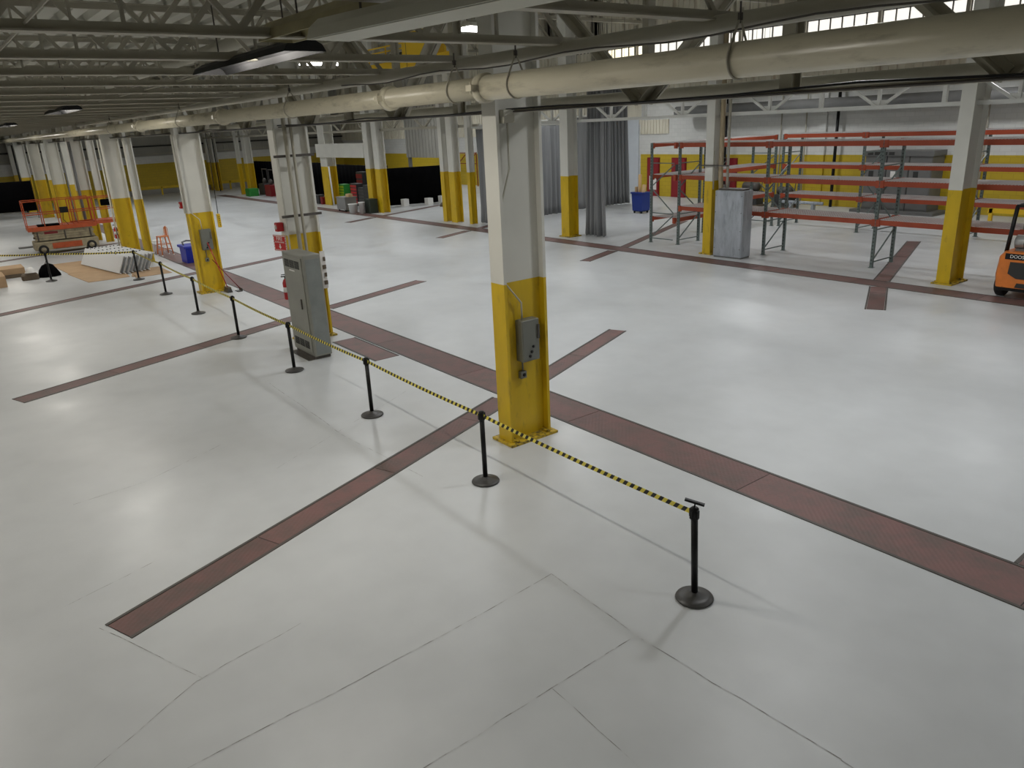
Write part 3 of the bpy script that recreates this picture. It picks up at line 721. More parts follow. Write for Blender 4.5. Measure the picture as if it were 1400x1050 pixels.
for k in range(6):
    z = -.17 + k * .06
    for x in (-.235, .213): m.add([(x, -.0095, z), (x + .022, -.0095, z + .01), (x + .022, -.0095, z + .035), (x, -.0095, z + .025)], [(0, 1, 2, 3)])
m.build('border_stripes', 'sign_red', t)
MB().box(-.205, .205, -.011, -.008, -.155, .155).build('red_field', 'sign_red', t)
text('FIRE', .13, (0, -.0125, .1), (R(90), 0, 0), 'sign_white', t); text('EXTINGUISHER', .05, (0, -.0125, .02), (R(90), 0, 0), 'sign_white', t)
m = MB(); m.add([(-.02, -.0125, -.02), (.02, -.0125, -.02), (.02, -.0125, -.08), (.05, -.0125, -.08), (0, -.0125, -.14), (-.05, -.0125, -.08), (-.02, -.0125, -.08)], [(0, 1, 2, 3, 4, 5, 6)]); m.build('arrow', 'sign_white', t)
MB().box(.0, .2, .008, .03, -.02, .02).build('bracket', 'edge_steel', t)
def horn(loc, label):
    t = thing('alarm_box', label, 'alarm', loc); MB().bbox(-.08, .08, -.07, .07, -.09, .09, .012).build('body', 'red_paint', t)
    MB().tube([(0, -.07, 0), (0, -.10, 0)], [.05, .035], 12).build('lens', 'sign_white', t)
horn((-15.70, 5.82, 2.47), 'red alarm box above the fire extinguisher sign')
horn((-23.2, 5.88, 2.52), 'red alarm box on the left flange of the broom column')
def extinguisher(loc, label):
    t = thing('fire_extinguisher', label, 'fire extinguisher', loc)
    MB().lathe([(.06, 0), (.072, .015), (.072, .36), (.05, .42), (.022, .45)], n=18).build('cylinder', 'red_paint', t)
    MB().lathe([(.0735, .16), (.0735, .27)], n=18).build('label_band', 'sign_white', t)
    m = MB(); m.lathe([(.022, .45), (.022, .49)], n=10); m.box(-.015, .015, -.09, .02, .49, .51); m.box(-.012, .012, -.08, .0, .53, .545); m.build('valve', 'black_plastic', t)
    MB().tube([(.02, 0, .48), (.09, 0, .42), (.085, 0, .15)], .01, 6).build('hose', 'black_plastic', t)
extinguisher((-15.72, 5.80, .93), 'red fire extinguisher hung at the left of the tall grey cabinet')
extinguisher((-32.5, 5.68, .8), 'small red fire extinguisher between the lift and wide column')
# ---------------------------------------------------------------- switch boxes
def switchbox(x, y, z, label):
    t = thing('disconnect_switch', label, 'electrical box', (x, y, z))
    MB().bbox(0, .15, -.15, .15, 0, .58, .008).build('enclosure', 'steel_box', t)
    MB().box(.15, .158, -.135, .135, .02, .56).build('door', 'steel_box', t)
    MB().bar((.17, .12, .3), (.17, .12, .5), .02, .03).build('lever', 'edge_steel', t)
    m = MB(); m.tube([(.155, 0, .13), (.17, 0, .13)], .022, 12); m.tube([(.155, .03, .2), (.17, .03, .2)], .02, 12); m.tube([(.155, -.03, .07), (.17, -.03, .07)], .022, 12); m.build('button', 'black_plastic', t)
    return t
switchbox(-8.0, 6.2, 1.18, 'grey disconnect switch box on the nearest column')
switchbox(-22.92, 6.28, 1.24, 'grey disconnect switch box on the broom column')
def recep(x, y, z, label):
    t = thing('outlet_box', label, 'electrical box', (x, y, z)); MB().bbox(0, .07, -.05, .05, 0, .1, .006).build('box', 'steel_box', t); MB().tube([(.07, 0, .05), (.08, 0, .05)], .025, 12).build('socket', 'black_plastic', t)
recep(-8.0, 6.12, .92, 'small outlet box hanging below switch on nearest column'); recep(-22.92, 6.22, .9, 'small outlet box below the switch on the broom column')
conduit([(-7.96, 6.12, 1.18), (-7.96, 6.12, 1.02)], .012, 'short conduit between switch and outlet on nearest column', 'steel_box')
conduit([(-22.88, 6.22, 1.24), (-22.88, 6.22, 1.0)], .012, 'short conduit between switch and outlet on broom column', 'steel_box')
conduit([(-7.93, 6.12, 1.76), (-7.93, 6.12, 2.0), (-7.93, 5.87, 2.3), (-7.93, 5.86, 3.3), (-7.93, 6.02, 3.75), (-7.93, 6.02, 4.3)], .013, 'bent conduit running up the nearest column to the junction box', 'pipe_smooth')
conduit([(-22.86, 6.22, 1.82), (-22.86, 6.2, 2.1), (-22.86, 5.96, 2.35), (-22.86, 5.95, 4.35)], .012, 'conduit running up the broom column', 'white_paint')
m = MB(); m.bbox(-7.97, -7.87, 5.92, 6.10, 4.30, 4.46, .008); tag(m.build('junction_box', 'pipe_smooth'), 'cream junction box at the top of the nearest column', 'electrical box')
conduit([(-22.95, 5.86, 2.3), (-22.95, 5.86, 4.42)], .03, 'white conduit on front flange of the broom column', 'white_paint')
# conduits on far columns
for i, (x, y, r, mt, l) in enumerate([(-32.45, 5.68, .03, 'white_paint', 'white conduit on the left edge of the wide column by the stack'), (-38.4, 5.6, .06, 'switch_grey', 'dark slanting conduit beside column behind the lift'), (-46.2, 6.3, .03, 'switch_grey', 'dark conduit on the column behind the lift middle'), (-62.2, 5.7, .05, 'black_plastic', 'black conduit on the far column by the black screen'), (-66.8, 20.2, .04, 'black_plastic', 'dark conduit beside the far column in front of end wall')]):
    conduit([(x, y, 0), (x, y, 4.4)], r, l, mt)
# broom
t = thing('push_broom', 'red handled broom leaning against the third column', 'broom', (-22.5, 6.55, 0))
MB().tube([(0, 0, .12), (-.25, -.28, 1.45)], .014, 8).build('handle', 'red_paint', t)
m = MB(); m.box(-.16, .16, -.05, .05, .1, .15); m.build('head', 'pallet_brown', t)
m = MB(); m.prism([(-.05, .1), (.05, .1), (.08, 0), (-.08, 0)], 'x', -.17, .17); m.build('bristles', 'black_base', t)
t = thing('dust_pan', 'dark long handled dustpan beside the broom', 'dustpan', (-22.35, 6.75, 0))
m = MB(); m.box(-.13, .13, -.01, .12, 0, .02); m.box(-.13, .13, .11, .13, 0, .1); m.build('pan', 'black_base', t)
MB().tube([(0, .12, .05), (-.45, -.42, .95)], .012, 8).build('handle', 'red_dark', t)
# hanging pendant control
t = thing('pendant_control', 'yellow pendant control hanging on a black cable', 'pendant control', (-27, 7.95, 1.38))
MB().bbox(-.06, .06, -.05, .05, 0, .45, .012).build('control_body', 'crane_yellow', t)
for k in range(5): MB().tube([(.06, 0, .08 + k * .07), (.075, 0, .08 + k * .07)], .015, 8).build('button', 'black_plastic', t)
MB().tube([(0, 0, .45), (.02, .01, 1.2), (-.03, .05, 2.2), (0, 0, 7.0)], .012, 6).build('cable', 'black_plastic', t)

# ---------------------------------------------------------------- galvanized cabinet by rack column
t = thing('galvanized_cabinet', 'streaky galvanized metal cabinet beside the rack column', 'cabinet', (-14.78, 19.78, 0), R(4))
MB().bbox(-.5, .5, -.22, .3, .05, 2.05, .015).build('body', 'galv', t)
MB().box(-.47, .47, -.235, -.22, .09, 2.01).build('front_panel', 'galv', t)
MB().box(-.48, .48, -.2, .28, 0, .05).build('plinth', 'switch_grey', t)
for z in (.3, .85, 1.4, 1.9):
    for x in (-.45, .45): MB().tube([(x, -.235, z), (x, -.243, z)], .014, 6).build('bolt', 'edge_steel', t)
m = MB(); m.box(-.42, .42, -.15, .22, 2.05, 2.10); m.build('top_rail', 'edge_steel', t)
conduit([(-15.3, 19.85, 2.05), (-15.42, 19.95, 2.5), (-15.42, 19.95, 8.0)], .075, 'thick tan pipe rising behind the galvanized cabinet', 'brown_pipe')
conduit([(-15.1, 19.9, 2.05), (-15.2, 20.0, 2.6), (-15.2, 20.0, 8.0)], .04, 'grey pipe beside the tan pipe at the rack column', 'truss_paint')
conduit([(-15.5, 19.72, 2.05), (-15.55, 19.78, 3.2)], .02, 'slim looped conduit on the rack column', 'truss_paint')
m = MB(); m.box(-15.98, -14.95, 19.68, 19.72, 2.75, 2.79); tag(m.build('strut_channel', 'edge_steel'), 'thin steel strut across pipes on the rack column', 'bracket')

# ---------------------------------------------------------------- pallet racks
def upright_post(x, y, h, parent):
    m = MB(); m.box(x - .04, x + .04, y - .035, y + .035, 0, h); o = m.build('upright', 'rack_grey', parent)
    hm = MB(); z = .1
    while z < h - .05:
        hm.box(x - .02, x - .004, y - .037, y - .0345, z, z + .035); hm.box(x + .004, x + .02, y - .037, y - .0345, z, z + .035); z += .1
    hm.build('slot_row', 'vent_dark', o)
    MB().box(x - .07, x + .07, y - .06, y + .06, 0, .01).build('foot_plate', 'rack_grey', o)
def rack(label, along, uprights, d0, d1, levels, h=3.42):
    """along 'x': uprights are x positions, depth y d0..d1; along 'y' swaps"""
    t = thing('pallet_rack', label, 'rack')
    P = (lambda u, d: (u, d)) if along == 'x' else (lambda u, d: (d, u))
    for u in uprights:
        for d in (d0, d1):
            if along == 'y' and u == uprights[0] and d == d1: continue
            x, y = P(u, d); upright_post(x, y, h, t)
        for z in (.16, 1.05, 2.75): a, b = P(u, d0), P(u, d1); MB().bar((*a, z), (*b, z), .03, .03).build('brace', 'rack_grey', t)
        for k, (za, zb) in enumerate(((.18, 1.0), (1.08, 1.9), (1.95, 2.7))):
            a, b = (P(u, d0), P(u, d1)) if k % 2 == 0 else (P(u, d1), P(u, d0)); MB().bar((*a, za), (*b, zb), .03, .03).build('brace', 'rack_grey', t)
    for i, (u0, u1) in enumerate(zip(uprights, uprights[1:])):
        lv = levels[i] if isinstance(levels[0], (list, tuple)) else levels
        for z in lv:
            for d, s in ((d0, -1), (d1, 1)):
                a, b = P(u0 + .045, d), P(u1 - .045, d)
                bm_ = MB(); bm_.bar((*a, z - .065), (*b, z - .065), .05, .13); o = bm_.build('beam', 'orange_beam', t)
                for u in (u0 + .06, u1 - .06): c = P(u, d); MB().box(c[0] - .05, c[0] + .05, c[1] - .04, c[1] + .04, z - .17, z + .02).build('beam_bracket', 'orange_beam', o)
            nd = 2; wd = (u1 - u0 - .1) / nd
            for k in range(nd):
                a0 = u0 + .05 + k * wd + .02; a1 = a0 + wd - .04; m = MB()
                q = a0
                while q <= a1: A, B_ = P(q, d0 - .02), P(q, d1 + .02); m.bar((*A, z + .008), (*B_, z + .008), .008, .008); q += .075
                q = d0
                while q <= d1 + .01: A, B_ = P(a0, q), P(a1, q); m.bar((*A, z + .016), (*B_, z + .016), .01, .01); q += (d1 - d0) / 10
                m.build('wire_deck', 'wire_steel', t)
    return t
rack('long orange and grey pallet rack row nearest the aisle', 'x', [-17.72, -14.25, -10.72, -7.07], 20.72, 21.8, [1.32, 2.35, 3.40])
rack('rear orange and grey pallet rack row toward the block wall', 'x', [-17.6, -14.4, -10.9, -7.4, -3.9], 26.5, 27.7, [1.24, 2.33, 3.42])
rack('connecting pallet rack at the left end running back to the wall', 'y', [20.6, 23.5, 26.4], -18.88, -17.86, [[.9, 2.35, 3.40], [1.28, 2.35, 3.40]])

# ---------------------------------------------------------------- forklift (rear end toward viewer)
t = thing('forklift', 'orange forklift cut off by the right edge', 'forklift', (-6.38, 19.0, 0))
m = MB(); prof = [(-.55, .28), (-.58, .55), (-.55, .95), (-.45, 1.08), (.45, 1.08), (.55, .95), (.58, .55), (.55, .28)]
def cw(y, s, zs=0): return [(x * s, y, z + zs) for x, z in prof]
rings = [cw(-.02, .90, 0), cw(.08, 1, 0), cw(.75, 1, 0)]
vs = sum(rings, []); n = len(prof); fs = [tuple(range(n)), tuple(range(3 * n - 1, 2 * n - 1, -1))]
for k in range(2):
    for i in range(n): fs.append((k * n + i, k * n + (i + 1) % n, (k + 1) * n + (i + 1) % n, (k + 1) * n + i))
m.add(vs, fs); m.build('counterweight', 'fork_orange', t)
m = MB(); m.prism([(-.30, .60), (-.28, .86), (.28, .86), (.30, .60), (.12, .50), (-.12, .50)], 'y', -.035, .05); m.build('radiator_opening', 'vent_dark', t)
m = MB(); m.prism([(-.12, .30), (-.09, .40), (.09, .40), (.12, .30)], 'y', -.035, .05); m.build('tow_slot', 'vent_dark', t)
MB().box(-.5, -.36, -.015, .05, .6, .84).build('side_recess', 'red_dark', t); MB().box(.36, .5, -.015, .05, .6, .84).build('side_recess', 'red_dark', t)
MB().box(-.40, .40, -.03, .0, .915, 1.045).build('name_band', 'black_plastic', t)
text('DOOSAN', .10, (-.09, -.033, .98), (R(90), 0, 0), 'sign_white', t)
MB().box(-.5, .5, .75, 2.0, .3, .95).build('chassis', 'fork_orange', t)
MB().box(-.46, .46, .02, .12, .2, .28).build('bumper', 'black_plastic', t)
for sx in (-1, 1):
    for y, r, wd in ((.42, .27, .2), (1.75, .34, .24)):
        w_ = MB(); x = sx * .52; w_.tube([(x - wd / 2, y, r), (x - wd / 2 + .03, y, r), (x + wd / 2 - .03, y, r), (x + wd / 2, y, r)], [r - .04, r, r, r - .04], 20); wo = w_.build('wheel', 'rubber', t)
        MB().tube([(x + sx * (wd / 2 - .01), y, r), (x + sx * (wd / 2 + .01), y, r)], r * .45, 14).build('hub', 'edge_steel', wo)
    m = MB(); m.tube([(sx * .46, .16, 1.05), (sx * .37, .12, 2.05), (sx * .38, 1.7, 2.1), (sx * .46, 2.1, .95)], .045, 8); m.build('guard_post', 'black_plastic', t)
m = MB()
for k in range(9): m.bar((-.38, .12 + k * .19, 2.07), (.38, .12 + k * .19, 2.07), .04, .06)
m.build('overhead_guard', 'black_plastic', t)
m = MB(); m.tube([(-.36, .3, 1.27), (-.33, .3, 1.27), (.3, .3, 1.27), (.36, .3, 1.27)], [.08, .155, .155, .08], 18); tk = m.build('gas_tank', 'tank_steel', t)
for x in (-.12, .14): MB().tube([(x - .02, .3, 1.27), (x + .02, .3, 1.27)], .162, 18).build('tank_strap', 'black_plastic', tk)
MB().box(-.3, .3, .18, .45, 1.07, 1.13).build('tank_cradle', 'switch_grey', t)
MB().bbox(-.25, .25, .75, 1.2, .95, 1.12, .03).build('seat', 'black_plastic', t); MB().bbox(-.25, .25, .68, .78, 1.1, 1.6, .03).build('seat_back', 'black_plastic', t)
for sx in (-.3, .3): MB().box(sx - .05, sx + .05, 2.05, 2.15, .08, 2.1).build('mast_rail', 'black_plastic', t); MB().box(sx - .06, sx + .06, 2.15, 3.2, .04, .09).build('fork', 'edge_steel', t)

# ---------------------------------------------------------------- scissor lift
t = thing('scissor_lift', 'worn orange and tan scissor lift left of the white stack', 'scissor lift', (-37.6, 4.55, 0), R(-2))
m = MB(); m.bbox(-.55, .55, -1.2, 1.2, .16, .50, .03); m.build('chassis', 'lift_tan', t)
MB().box(.55, .60, -.55, .55, .2, .42).build('battery_tray', 'lift_orange', t)
for k in range(4):
    z = .55 + k * .105
    for sx in (-.46, .46): MB().bbox(sx - .04, sx + .04, -1.12 + .03 * (k % 2), 1.1 - .04 * (k % 2), z, z + .095, .012).build('scissor_arm', 'lift_tan', t)
MB().box(-.3, .3, -1.05, 1.05, .5, .95).build('hydraulic_pack', 'machine_dark', t)
for y in (-1.0, 0, .95): MB().tube([(.5, y, .56), (.5, y, .9)], .03, 8).build('pivot_pin', 'edge_steel', t)
MB().box(.5, .506, -.75, -.25, .80, .90).build('name_plate', 'red_dark', t)
MB().bbox(-.58, .58, -1.3, 1.25, .95, 1.1, .02).build('platform', 'lift_orange', t)
MB().bbox(-.52, .52, 1.25, 2.15, 1.02, 1.14, .02).build('platform_extension', 'lift_orange', t)
for sx in (-1, 1):
    for y in (-.9, .9):
        x = sx * .5; wo = MB().tube([(x - .07, y, .19), (x - .05, y, .19), (x + .05, y, .19), (x + .07, y, .19)], [.16, .19, .19, .16], 18).build('wheel', 'rubber', t)
        MB().tube([(x + sx * .065, y, .19), (x + sx * .08, y, .19)], .1, 12).build('hub', 'lift_tan', wo)
def rails(x, y0, y1, z0, z1, ny):
    m = MB()
    for z in (z0, (z0 + z1) / 2, z1): m.tube([(x, y0, z), (x, y1, z)], .02, 6)
    for k in range(ny + 1): y = y0 + (y1 - y0) * k / ny; m.tube([(x, y, z0 - .05), (x, y, z1)], .02, 6)
    m.build('guard_rail', 'lift_orange', t)
for x in (-.55, .55): rails(x, -1.28, 1.22, 1.1, 2.15, 4); rails(x * .93, .4, 2.1, 1.14, 2.1, 2)
m = MB()
for y in (-1.28, 2.1):
    for z in (1.6, 2.12): m.tube([(-.55, y, z), (.55, y, z)], .02, 6)
tag(m.build('end_rail', 'lift_orange', t), kind='stuff')
MB().bbox(.52, .66, .0, .3, 1.62, 1.85, .01).build('control_box', 'black_plastic', t)
MB().tube([(.58, .1, 1.62), (.6, .05, 1.35), (.6, .2, 1.12)], .012, 6).build('control_cable', 'black_plastic', t)
MB().bbox(.2, .5, 1.6, 1.95, 1.75, 2.0, .03).build('tool_bag', 'black_cloth', t)
MB().box(-.3, .3, -.9, -.1, 1.1, 1.16).build('platform_mat', 'black_cloth', t)
tag(MB().bbox(-36.4, -36.1, 4.2, 6.3, 0, .05, .01).build('steel_beam', 'switch_grey'), 'grey beam lying on floor in front of scissor lift', 'beam')
tag(MB().bbox(-40.4, -40.1, 3.0, 4.0, 0, .06, .01).build('steel_beam', 'switch_grey'), 'short grey beam lying left of scissor lift', 'beam')
tag(MB().bbox(-35.2, -33.7, 6.75, 6.93, 0, .08, .01).build('black_pipe', 'black_plastic'), 'black bundle on the floor behind the wide column', 'pipe')

# ---------------------------------------------------------------- white panel stack on cardboard
CZ = .012
def sheet(pts, label, z=.0, th=.012, mt='cardboard'):
    m = MB(); m.prism(pts, 'z', z, z + th); return tag(m.build('cardboard_sheet', mt), label, 'cardboard')
sheet([(-33.5, 3.35), (-30.4, 3.55), (-30.4, 5.2), (-33.5, 5.0)], 'cardboard sheet under the left half of the white stack')
sheet([(-30.38, 3.5), (-27.9, 3.75), (-27.9, 5.0), (-30.38, 5.2)], 'cardboard sheet under the right half of the white stack')
sheet([(-29.3, 5.25), (-27.5, 5.1), (-27.5, 6.25), (-29.3, 6.25)], 'cardboard sheet at the right end of the white stack')
sheet([(-28.3, 5.15), (-27.9, 5.05), (-27.75, 5.08), (-27.8, 5.2)], 'small loose cardboard flap near the stack', 0)
names = ['front', 'second', 'third', 'fourth', 'fifth', 'sixth', 'seventh', 'rear']
for k in range(8):
    y = 4.80 + k * .135
    t = thing('light_housing', '%s long white sheet metal channel in the leaning stack' % names[k], 'channel', (-30.45 + .05 * (k % 3) - .02 * k, y - .27, CZ), R(9.5), 'white channels in the leaning stack')
    m = MB()
    c, s = math.cos(R(25)), math.sin(R(25))
    def T(u, v): return (u * c + v * s, v * c - u * s)      # lean toward +y
    prof = [(-.01, 0), (-.01, .62), (.075, .62), (.075, .59), (.02, .59), (.02, .38), (.04, .36), (.04, .27), (.02, .25), (.02, .03), (.075, .03), (.075, 0)]
    pr = [T(a, b) for a, b in prof]; zmin = min(p[1] for p in pr); pr = [(a, b - zmin) for a, b in pr]
    m.prism(pr, 'x', -1.83, 1.83); m.build('channel_body', 'panel_white', t)
    cl_ = MB()
    for q in range(4):
        x = -1.4 + q * .8; a, b = T(.03, .63); cl_.box(x - .025, x + .025, a - .018, a + .018, b - zmin - .01, b - zmin + .02)
    tag(cl_.build('clip', 'black_plastic', t), kind='stuff')
    MB().prism([(a, b - zmin) for a, b in (T(.0, .03), T(.0, .60), T(.03, .60), T(.03, .03))], 'x', 1.831, 1.837).build('end_cap', 'panel_edge', t)

# boxes, bag, helmet
tag(MB().bbox(-30.6, -29.35, .2, 1.62, 0, .36, .008).build('cardboard_box', 'cardboard'), 'cardboard box at the left edge, nearest the viewer', 'box')
tag(MB().bbox(-32.3, -31.3, .2, 2.35, .0, .32, .008).build('cardboard_box', 'cardboard'), 'long low cardboard box behind the nearer one, beside the black bag', 'box')
tag(MB().box(-31.3, -31.25, 1.7, 2.3, .02, .12).build('dark_board', 'pallet_brown'), 'dark flattened board at the foot of the long box', 'board')  # thin brown board set against the front of the long box
t = thing('work_bag', 'black soft work bag slumped on the floor', 'bag', (-30.55, 2.98, 0))
t.scale = (.72, .78, .85)
m = MB(); m.lathe([(.36, 0), (.38, .08), (.30, .28), (.18, .46), (.06, .52)], n=14)
for i, v in enumerate(m.v): m.v[i] = (v[0] * (1 + .15 * math.sin(i * 1.7)), v[1] * 1.15 * (1 + .12 * math.cos(i * 2.3)), v[2])
m.build('bag_body', 'black_cloth', t); MB().tube([(-.1, -.1, .45), (0, -.02, .62), (.1, .1, .45)], .015, 6).build('strap', 'black_cloth', t)
t = thing('hard_hat', 'white hard hat beside the black bag', 'hard hat', (-30.3, 2.42, .26))
MB().lathe([(.15, 0), (.135, .04), (.12, .10), (.07, .15), (.01, .165)], n=18).build('shell', 'white_plastic', t); MB().lathe([(.175, -.012), (.175, 0), (.14, .01)], n=18).build('brim', 'white_plastic', t)
t = thing('dark_pouch', 'dark brown pouch under the white hard hat', 'bag', (-30.4, 2.38, 0)); m = MB(); m.bbox(-.2, .2, -.25, .25, 0, .2, .05); m.build('pouch', 'pallet_brown', t)

# blue tub, stool, folding chair
t = thing('storage_tub', 'blue plastic tub standing on the trench covers', 'tub', (-29.4, 7.45, .005))
m = MB(); m.prism([(-.34, 0), (.34, 0), (.42, .56), (-.42, .56), ], 'y', -.26, .26); m.build('tub_body', 'blue_plastic', t)
MB().bbox(-.46, .46, -.32, .32, .54, .62, .01).build('rim', 'blue_plastic', t)
MB().tube([(.0, -.2, .62), (-.15, -.2, .72), (-.32, 0, .74), (-.15, .2, .72), (0, .2, .62)], .03, 8).build('hose_coil', 'switch_grey', t)
t = thing('metal_stool', 'orange metal high stool with low back beside the blue tub', 'stool', (-31.9, 7.15, .005), R(10))
for sx in (-1, 1):
    for sy in (-1, 1):
        lg = MB().tube([(sx * .22, sy * .22, .0), (sx * .15, sy * .15, .74)], [.022, .028], 8).build('leg', 'stool_orange', t)
        MB().tube([(sx * .22, sy * .22, .0), (sx * .215, sy * .215, .06)], .026, 8).build('leg_tip', 'white_plastic', lg)
MB().bbox(-.18, .18, -.18, .18, .73, .77, .015).build('seat', 'stool_orange', t)
m = MB(); m.box(-.07, .07, .155, .17, .77, 1.1); m.tube([(-.16, .16, .76), (-.15, .17, 1.05), (0, .17, 1.12), (.15, .17, 1.05), (.16, .16, .76)], .012, 6); m.build('backrest', 'stool_orange', t)
m = MB()
for z in (.25, .45):
    for a, b in (((-.2, -.2), (.2, -.2)), ((.2, -.2), (.2, .2)), ((.2, .2), (-.2, .2)), ((-.2, .2), (-.2, -.2))): m.bar((*a, z), (*b, z), .02, .02)
m.build('foot_rail', 'stool_orange', t)
t = thing('wire_chair', 'white wire chair seen behind the orange stool', 'chair', (-33.2, 7.25, .005), R(-20))
for sx in (-1, 1):
    for sy in (-1, 1): MB().tube([(sx * .2, sy * .2, 0), (sx * .18, sy * .18, .45)], .012, 6).build('leg', 'white_plastic', t)
MB().bbox(-.22, .22, -.22, .22, .44, .48, .02).build('seat', 'white_plastic', t)
m = MB()
for k in range(6): m.tube([(-.2 + k * .08, .2, .46), (-.2 + k * .08, .3, .95)], .008, 5)
m.tube([(-.2, .2, .46), (-.22, .3, .9), (-.1, .31, .98), (.1, .31, .98), (.22, .3, .9), (.2, .2, .46)], .012, 6); m.build('backrest', 'white_plastic', t)

# ---------------------------------------------------------------- grey curtains
def curtain(label, path, z0, z1, amp=.06, waves=None, gather=1.0, foot=1.0):
    """pleated curtain along a polyline path"""
    pts = [Vector((*p, 0)) for p in path]; segs = [(b - a).length for a, b in zip(pts, pts[1:])]; Lt = sum(segs)
    nw_ = waves or int(Lt / .28); n = nw_ * 8; rows = 10; m = MB(); vs = []
    ph = [random.uniform(.6, 1.4) for _ in range(nw_ + 2)]
    def at(u):
        d = u * Lt
        for a, b, s in zip(pts, pts[1:], segs):
            if d <= s or b == pts[-1]: return a.lerp(b, min(1, d / s)), (b - a).normalized()
            d -= s
    cen = at(.5)[0]
    for r_ in range(rows + 1):
        v = r_ / rows; sc = gather + (foot - gather) * (1 - v) ** 1.4
        for i in range(n + 1):
            u = i / n; p, d = at(u); a = Vector((-d.y, d.x, 0))
            k = int(u * nw_); am = amp * ph[k] * (.7 + .5 * (1 - v))
            off = am * math.sin(2 * math.pi * u * nw_ + .4 * math.sin(v * 3 + k)) + .02 * math.sin(u * 23 + v * 5)
            q = cen + (p - cen) * sc + a * off; vs.append((q.x, q.y, z0 + (z1 - z0) * v))
    fs = [(r_ * (n + 1) + i, r_ * (n + 1) + i + 1, (r_ + 1) * (n + 1) + i + 1, (r_ + 1) * (n + 1) + i) for r_ in range(rows) for i in range(n)]
    m.add(vs, fs, True); t = thing('hanging_curtain', label, 'curtain', (0, 0, 0))
    cb = m.build('cloth', 'curtain_grey', t); md = cb.modifiers.new('thick', 'SOLIDIFY'); md.thickness = .008
    a, b = path[0], path[-1]
    MB().tube([(*p, z1 + .04) for p in path], .03, 8).build('curtain_rod', 'truss_white', t)
    return t
curtain('grey pleated curtain right of the slim yellow post', [(-29.0, 20.25), (-27.6, 20.25), (-26.4, 20.3)], .04, 4.1, .08)
curtain('grey curtain just left of the column between curtains', [(-28.45, 23.3), (-28.6, 24.6), (-28.7, 25.3)], .04, 4.3, .10)
curtain('plain grey curtain behind the column between curtains', [(-28.75, 25.6), (-28.85, 27.4)], .04, 4.4, .04, 4)
curtain('gathered grey curtain bundle hanging nearest the aisle', [(-22.25, 20.5), (-21.05, 20.5)], .03, 6.2, .13, 5, .66, .98)
curtain('grey curtain with deep folds behind the gathered bundle', [(-28.85, 27.5), (-28.9, 28.6), (-28.7, 29.6)], .04, 6.0, .14, 8, .85, 1.0)
m = MB(); m.tube([(-28.9, 20.0, 4.18), (-22.7, 20.0, 4.18)], .04, 8); tag(m.build('curtain_track', 'truss_white'), 'white curtain track between slim post and the curtained column', 'track')

# blue wheeled bin with cardboard tubes
t = thing('wheeled_bin', 'dark blue wheeled bin with cardboard tubes by the wall', 'bin', (-25.3, 26.9, 0))
m = MB(); m.prism([(-.29, .12), (.29, .12), (.36, .95), (-.36, .95)], 'y', -.27, .27); m.build('bin_body', 'bin_blue', t)
MB().bbox(-.4, .4, -.31, .31, .9, .97, .01).build('rim', 'bin_blue', t)
for sx in (-1, 1):
    for sy in (-1, 1): MB().tube([(sx * .22 - .02, sy * .2, .05), (sx * .22 + .02, sy * .2, .05)], .05, 10).build('caster', 'black_plastic', t)
MB().box(-.26, .26, -.24, .24, .08, .12).build('dolly', 'black_plastic', t)
tag(MB().tube([(-25.4, 26.9, .2), (-25.42, 26.95, 1.75)], .08, 12).build('cardboard_tube', 'tube_tan'), 'tall cardboard tube standing in the blue bin', 'tube')
tag(MB().tube([(-25.2, 26.8, .2), (-25.05, 26.85, 1.3)], .09, 12).build('cardboard_tube', 'wood_tan'), 'shorter cardboard tube leaning in the blue bin', 'tube')
tag(MB().bbox(-25.62, -25.5, 26.8, 26.9, .2, 1.2, .01).build('wood_strip', 'wood_tan'), 'wood strip standing at left in the blue bin', 'board')

# ---------------------------------------------------------------- far wall: doors, switchgear, pipes
def wdoor(n, x0, x1, notice=False):
    o = struct('door_%d' % n, MB().box(x0, x1, Y1 - .1, Y1 - .03, 0, 2.04), 'red_door', ['left dark red door with white notice', 'middle dark red door behind rack', 'right dark red door behind rack'][n - 1])
    MB().box(x0 - .06, x1 + .06, Y1 - .07, Y1 - .03, 0, 2.1).build('door_frame', 'red_dark', o)
    MB().box(x1 - .14, x1 - .08, Y1 - .14, Y1 - .1, .95, 1.1).build('door_handle', 'edge_steel', o)
    if notice: MB().box(x0 + .15, x1 - .12, Y1 - .105, Y1 - .1, .35, 1.1).build('notice', 'sign_white', o)
    else: MB().box(x0 + .25, x1 - .25, Y1 - .105, Y1 - .1, 1.3, 1.75).build('door_window', 'vent_dark', o)
wdoor(1, -30.75, -29.95, True); wdoor(2, -28.95, -28.05); wdoor(3, -25.6, -24.75)
o = struct('door_4', MB().box(-33.9, -31.5, Y1 - .07, Y1 - .02, 0, 4.2), 'door_white', 'tall white roll up door left of yellow wall')
for k in range(10): MB().box(-33.9, -31.5, Y1 - .085, Y1 - .07, .1 + k * .42, .13 + k * .42).build('slat_joint', 'door_white', o)
o = struct('door_5', MB().box(-41.4, -38.7, Y1 - .07, Y1 - .02, 0, 3.4), 'door_white', 'white roll up door behind the black drape')
t = thing('switchgear', 'row of tall dark grey switchgear cabinets at the block wall', 'cabinet', (-17.4, 32.1, 0))
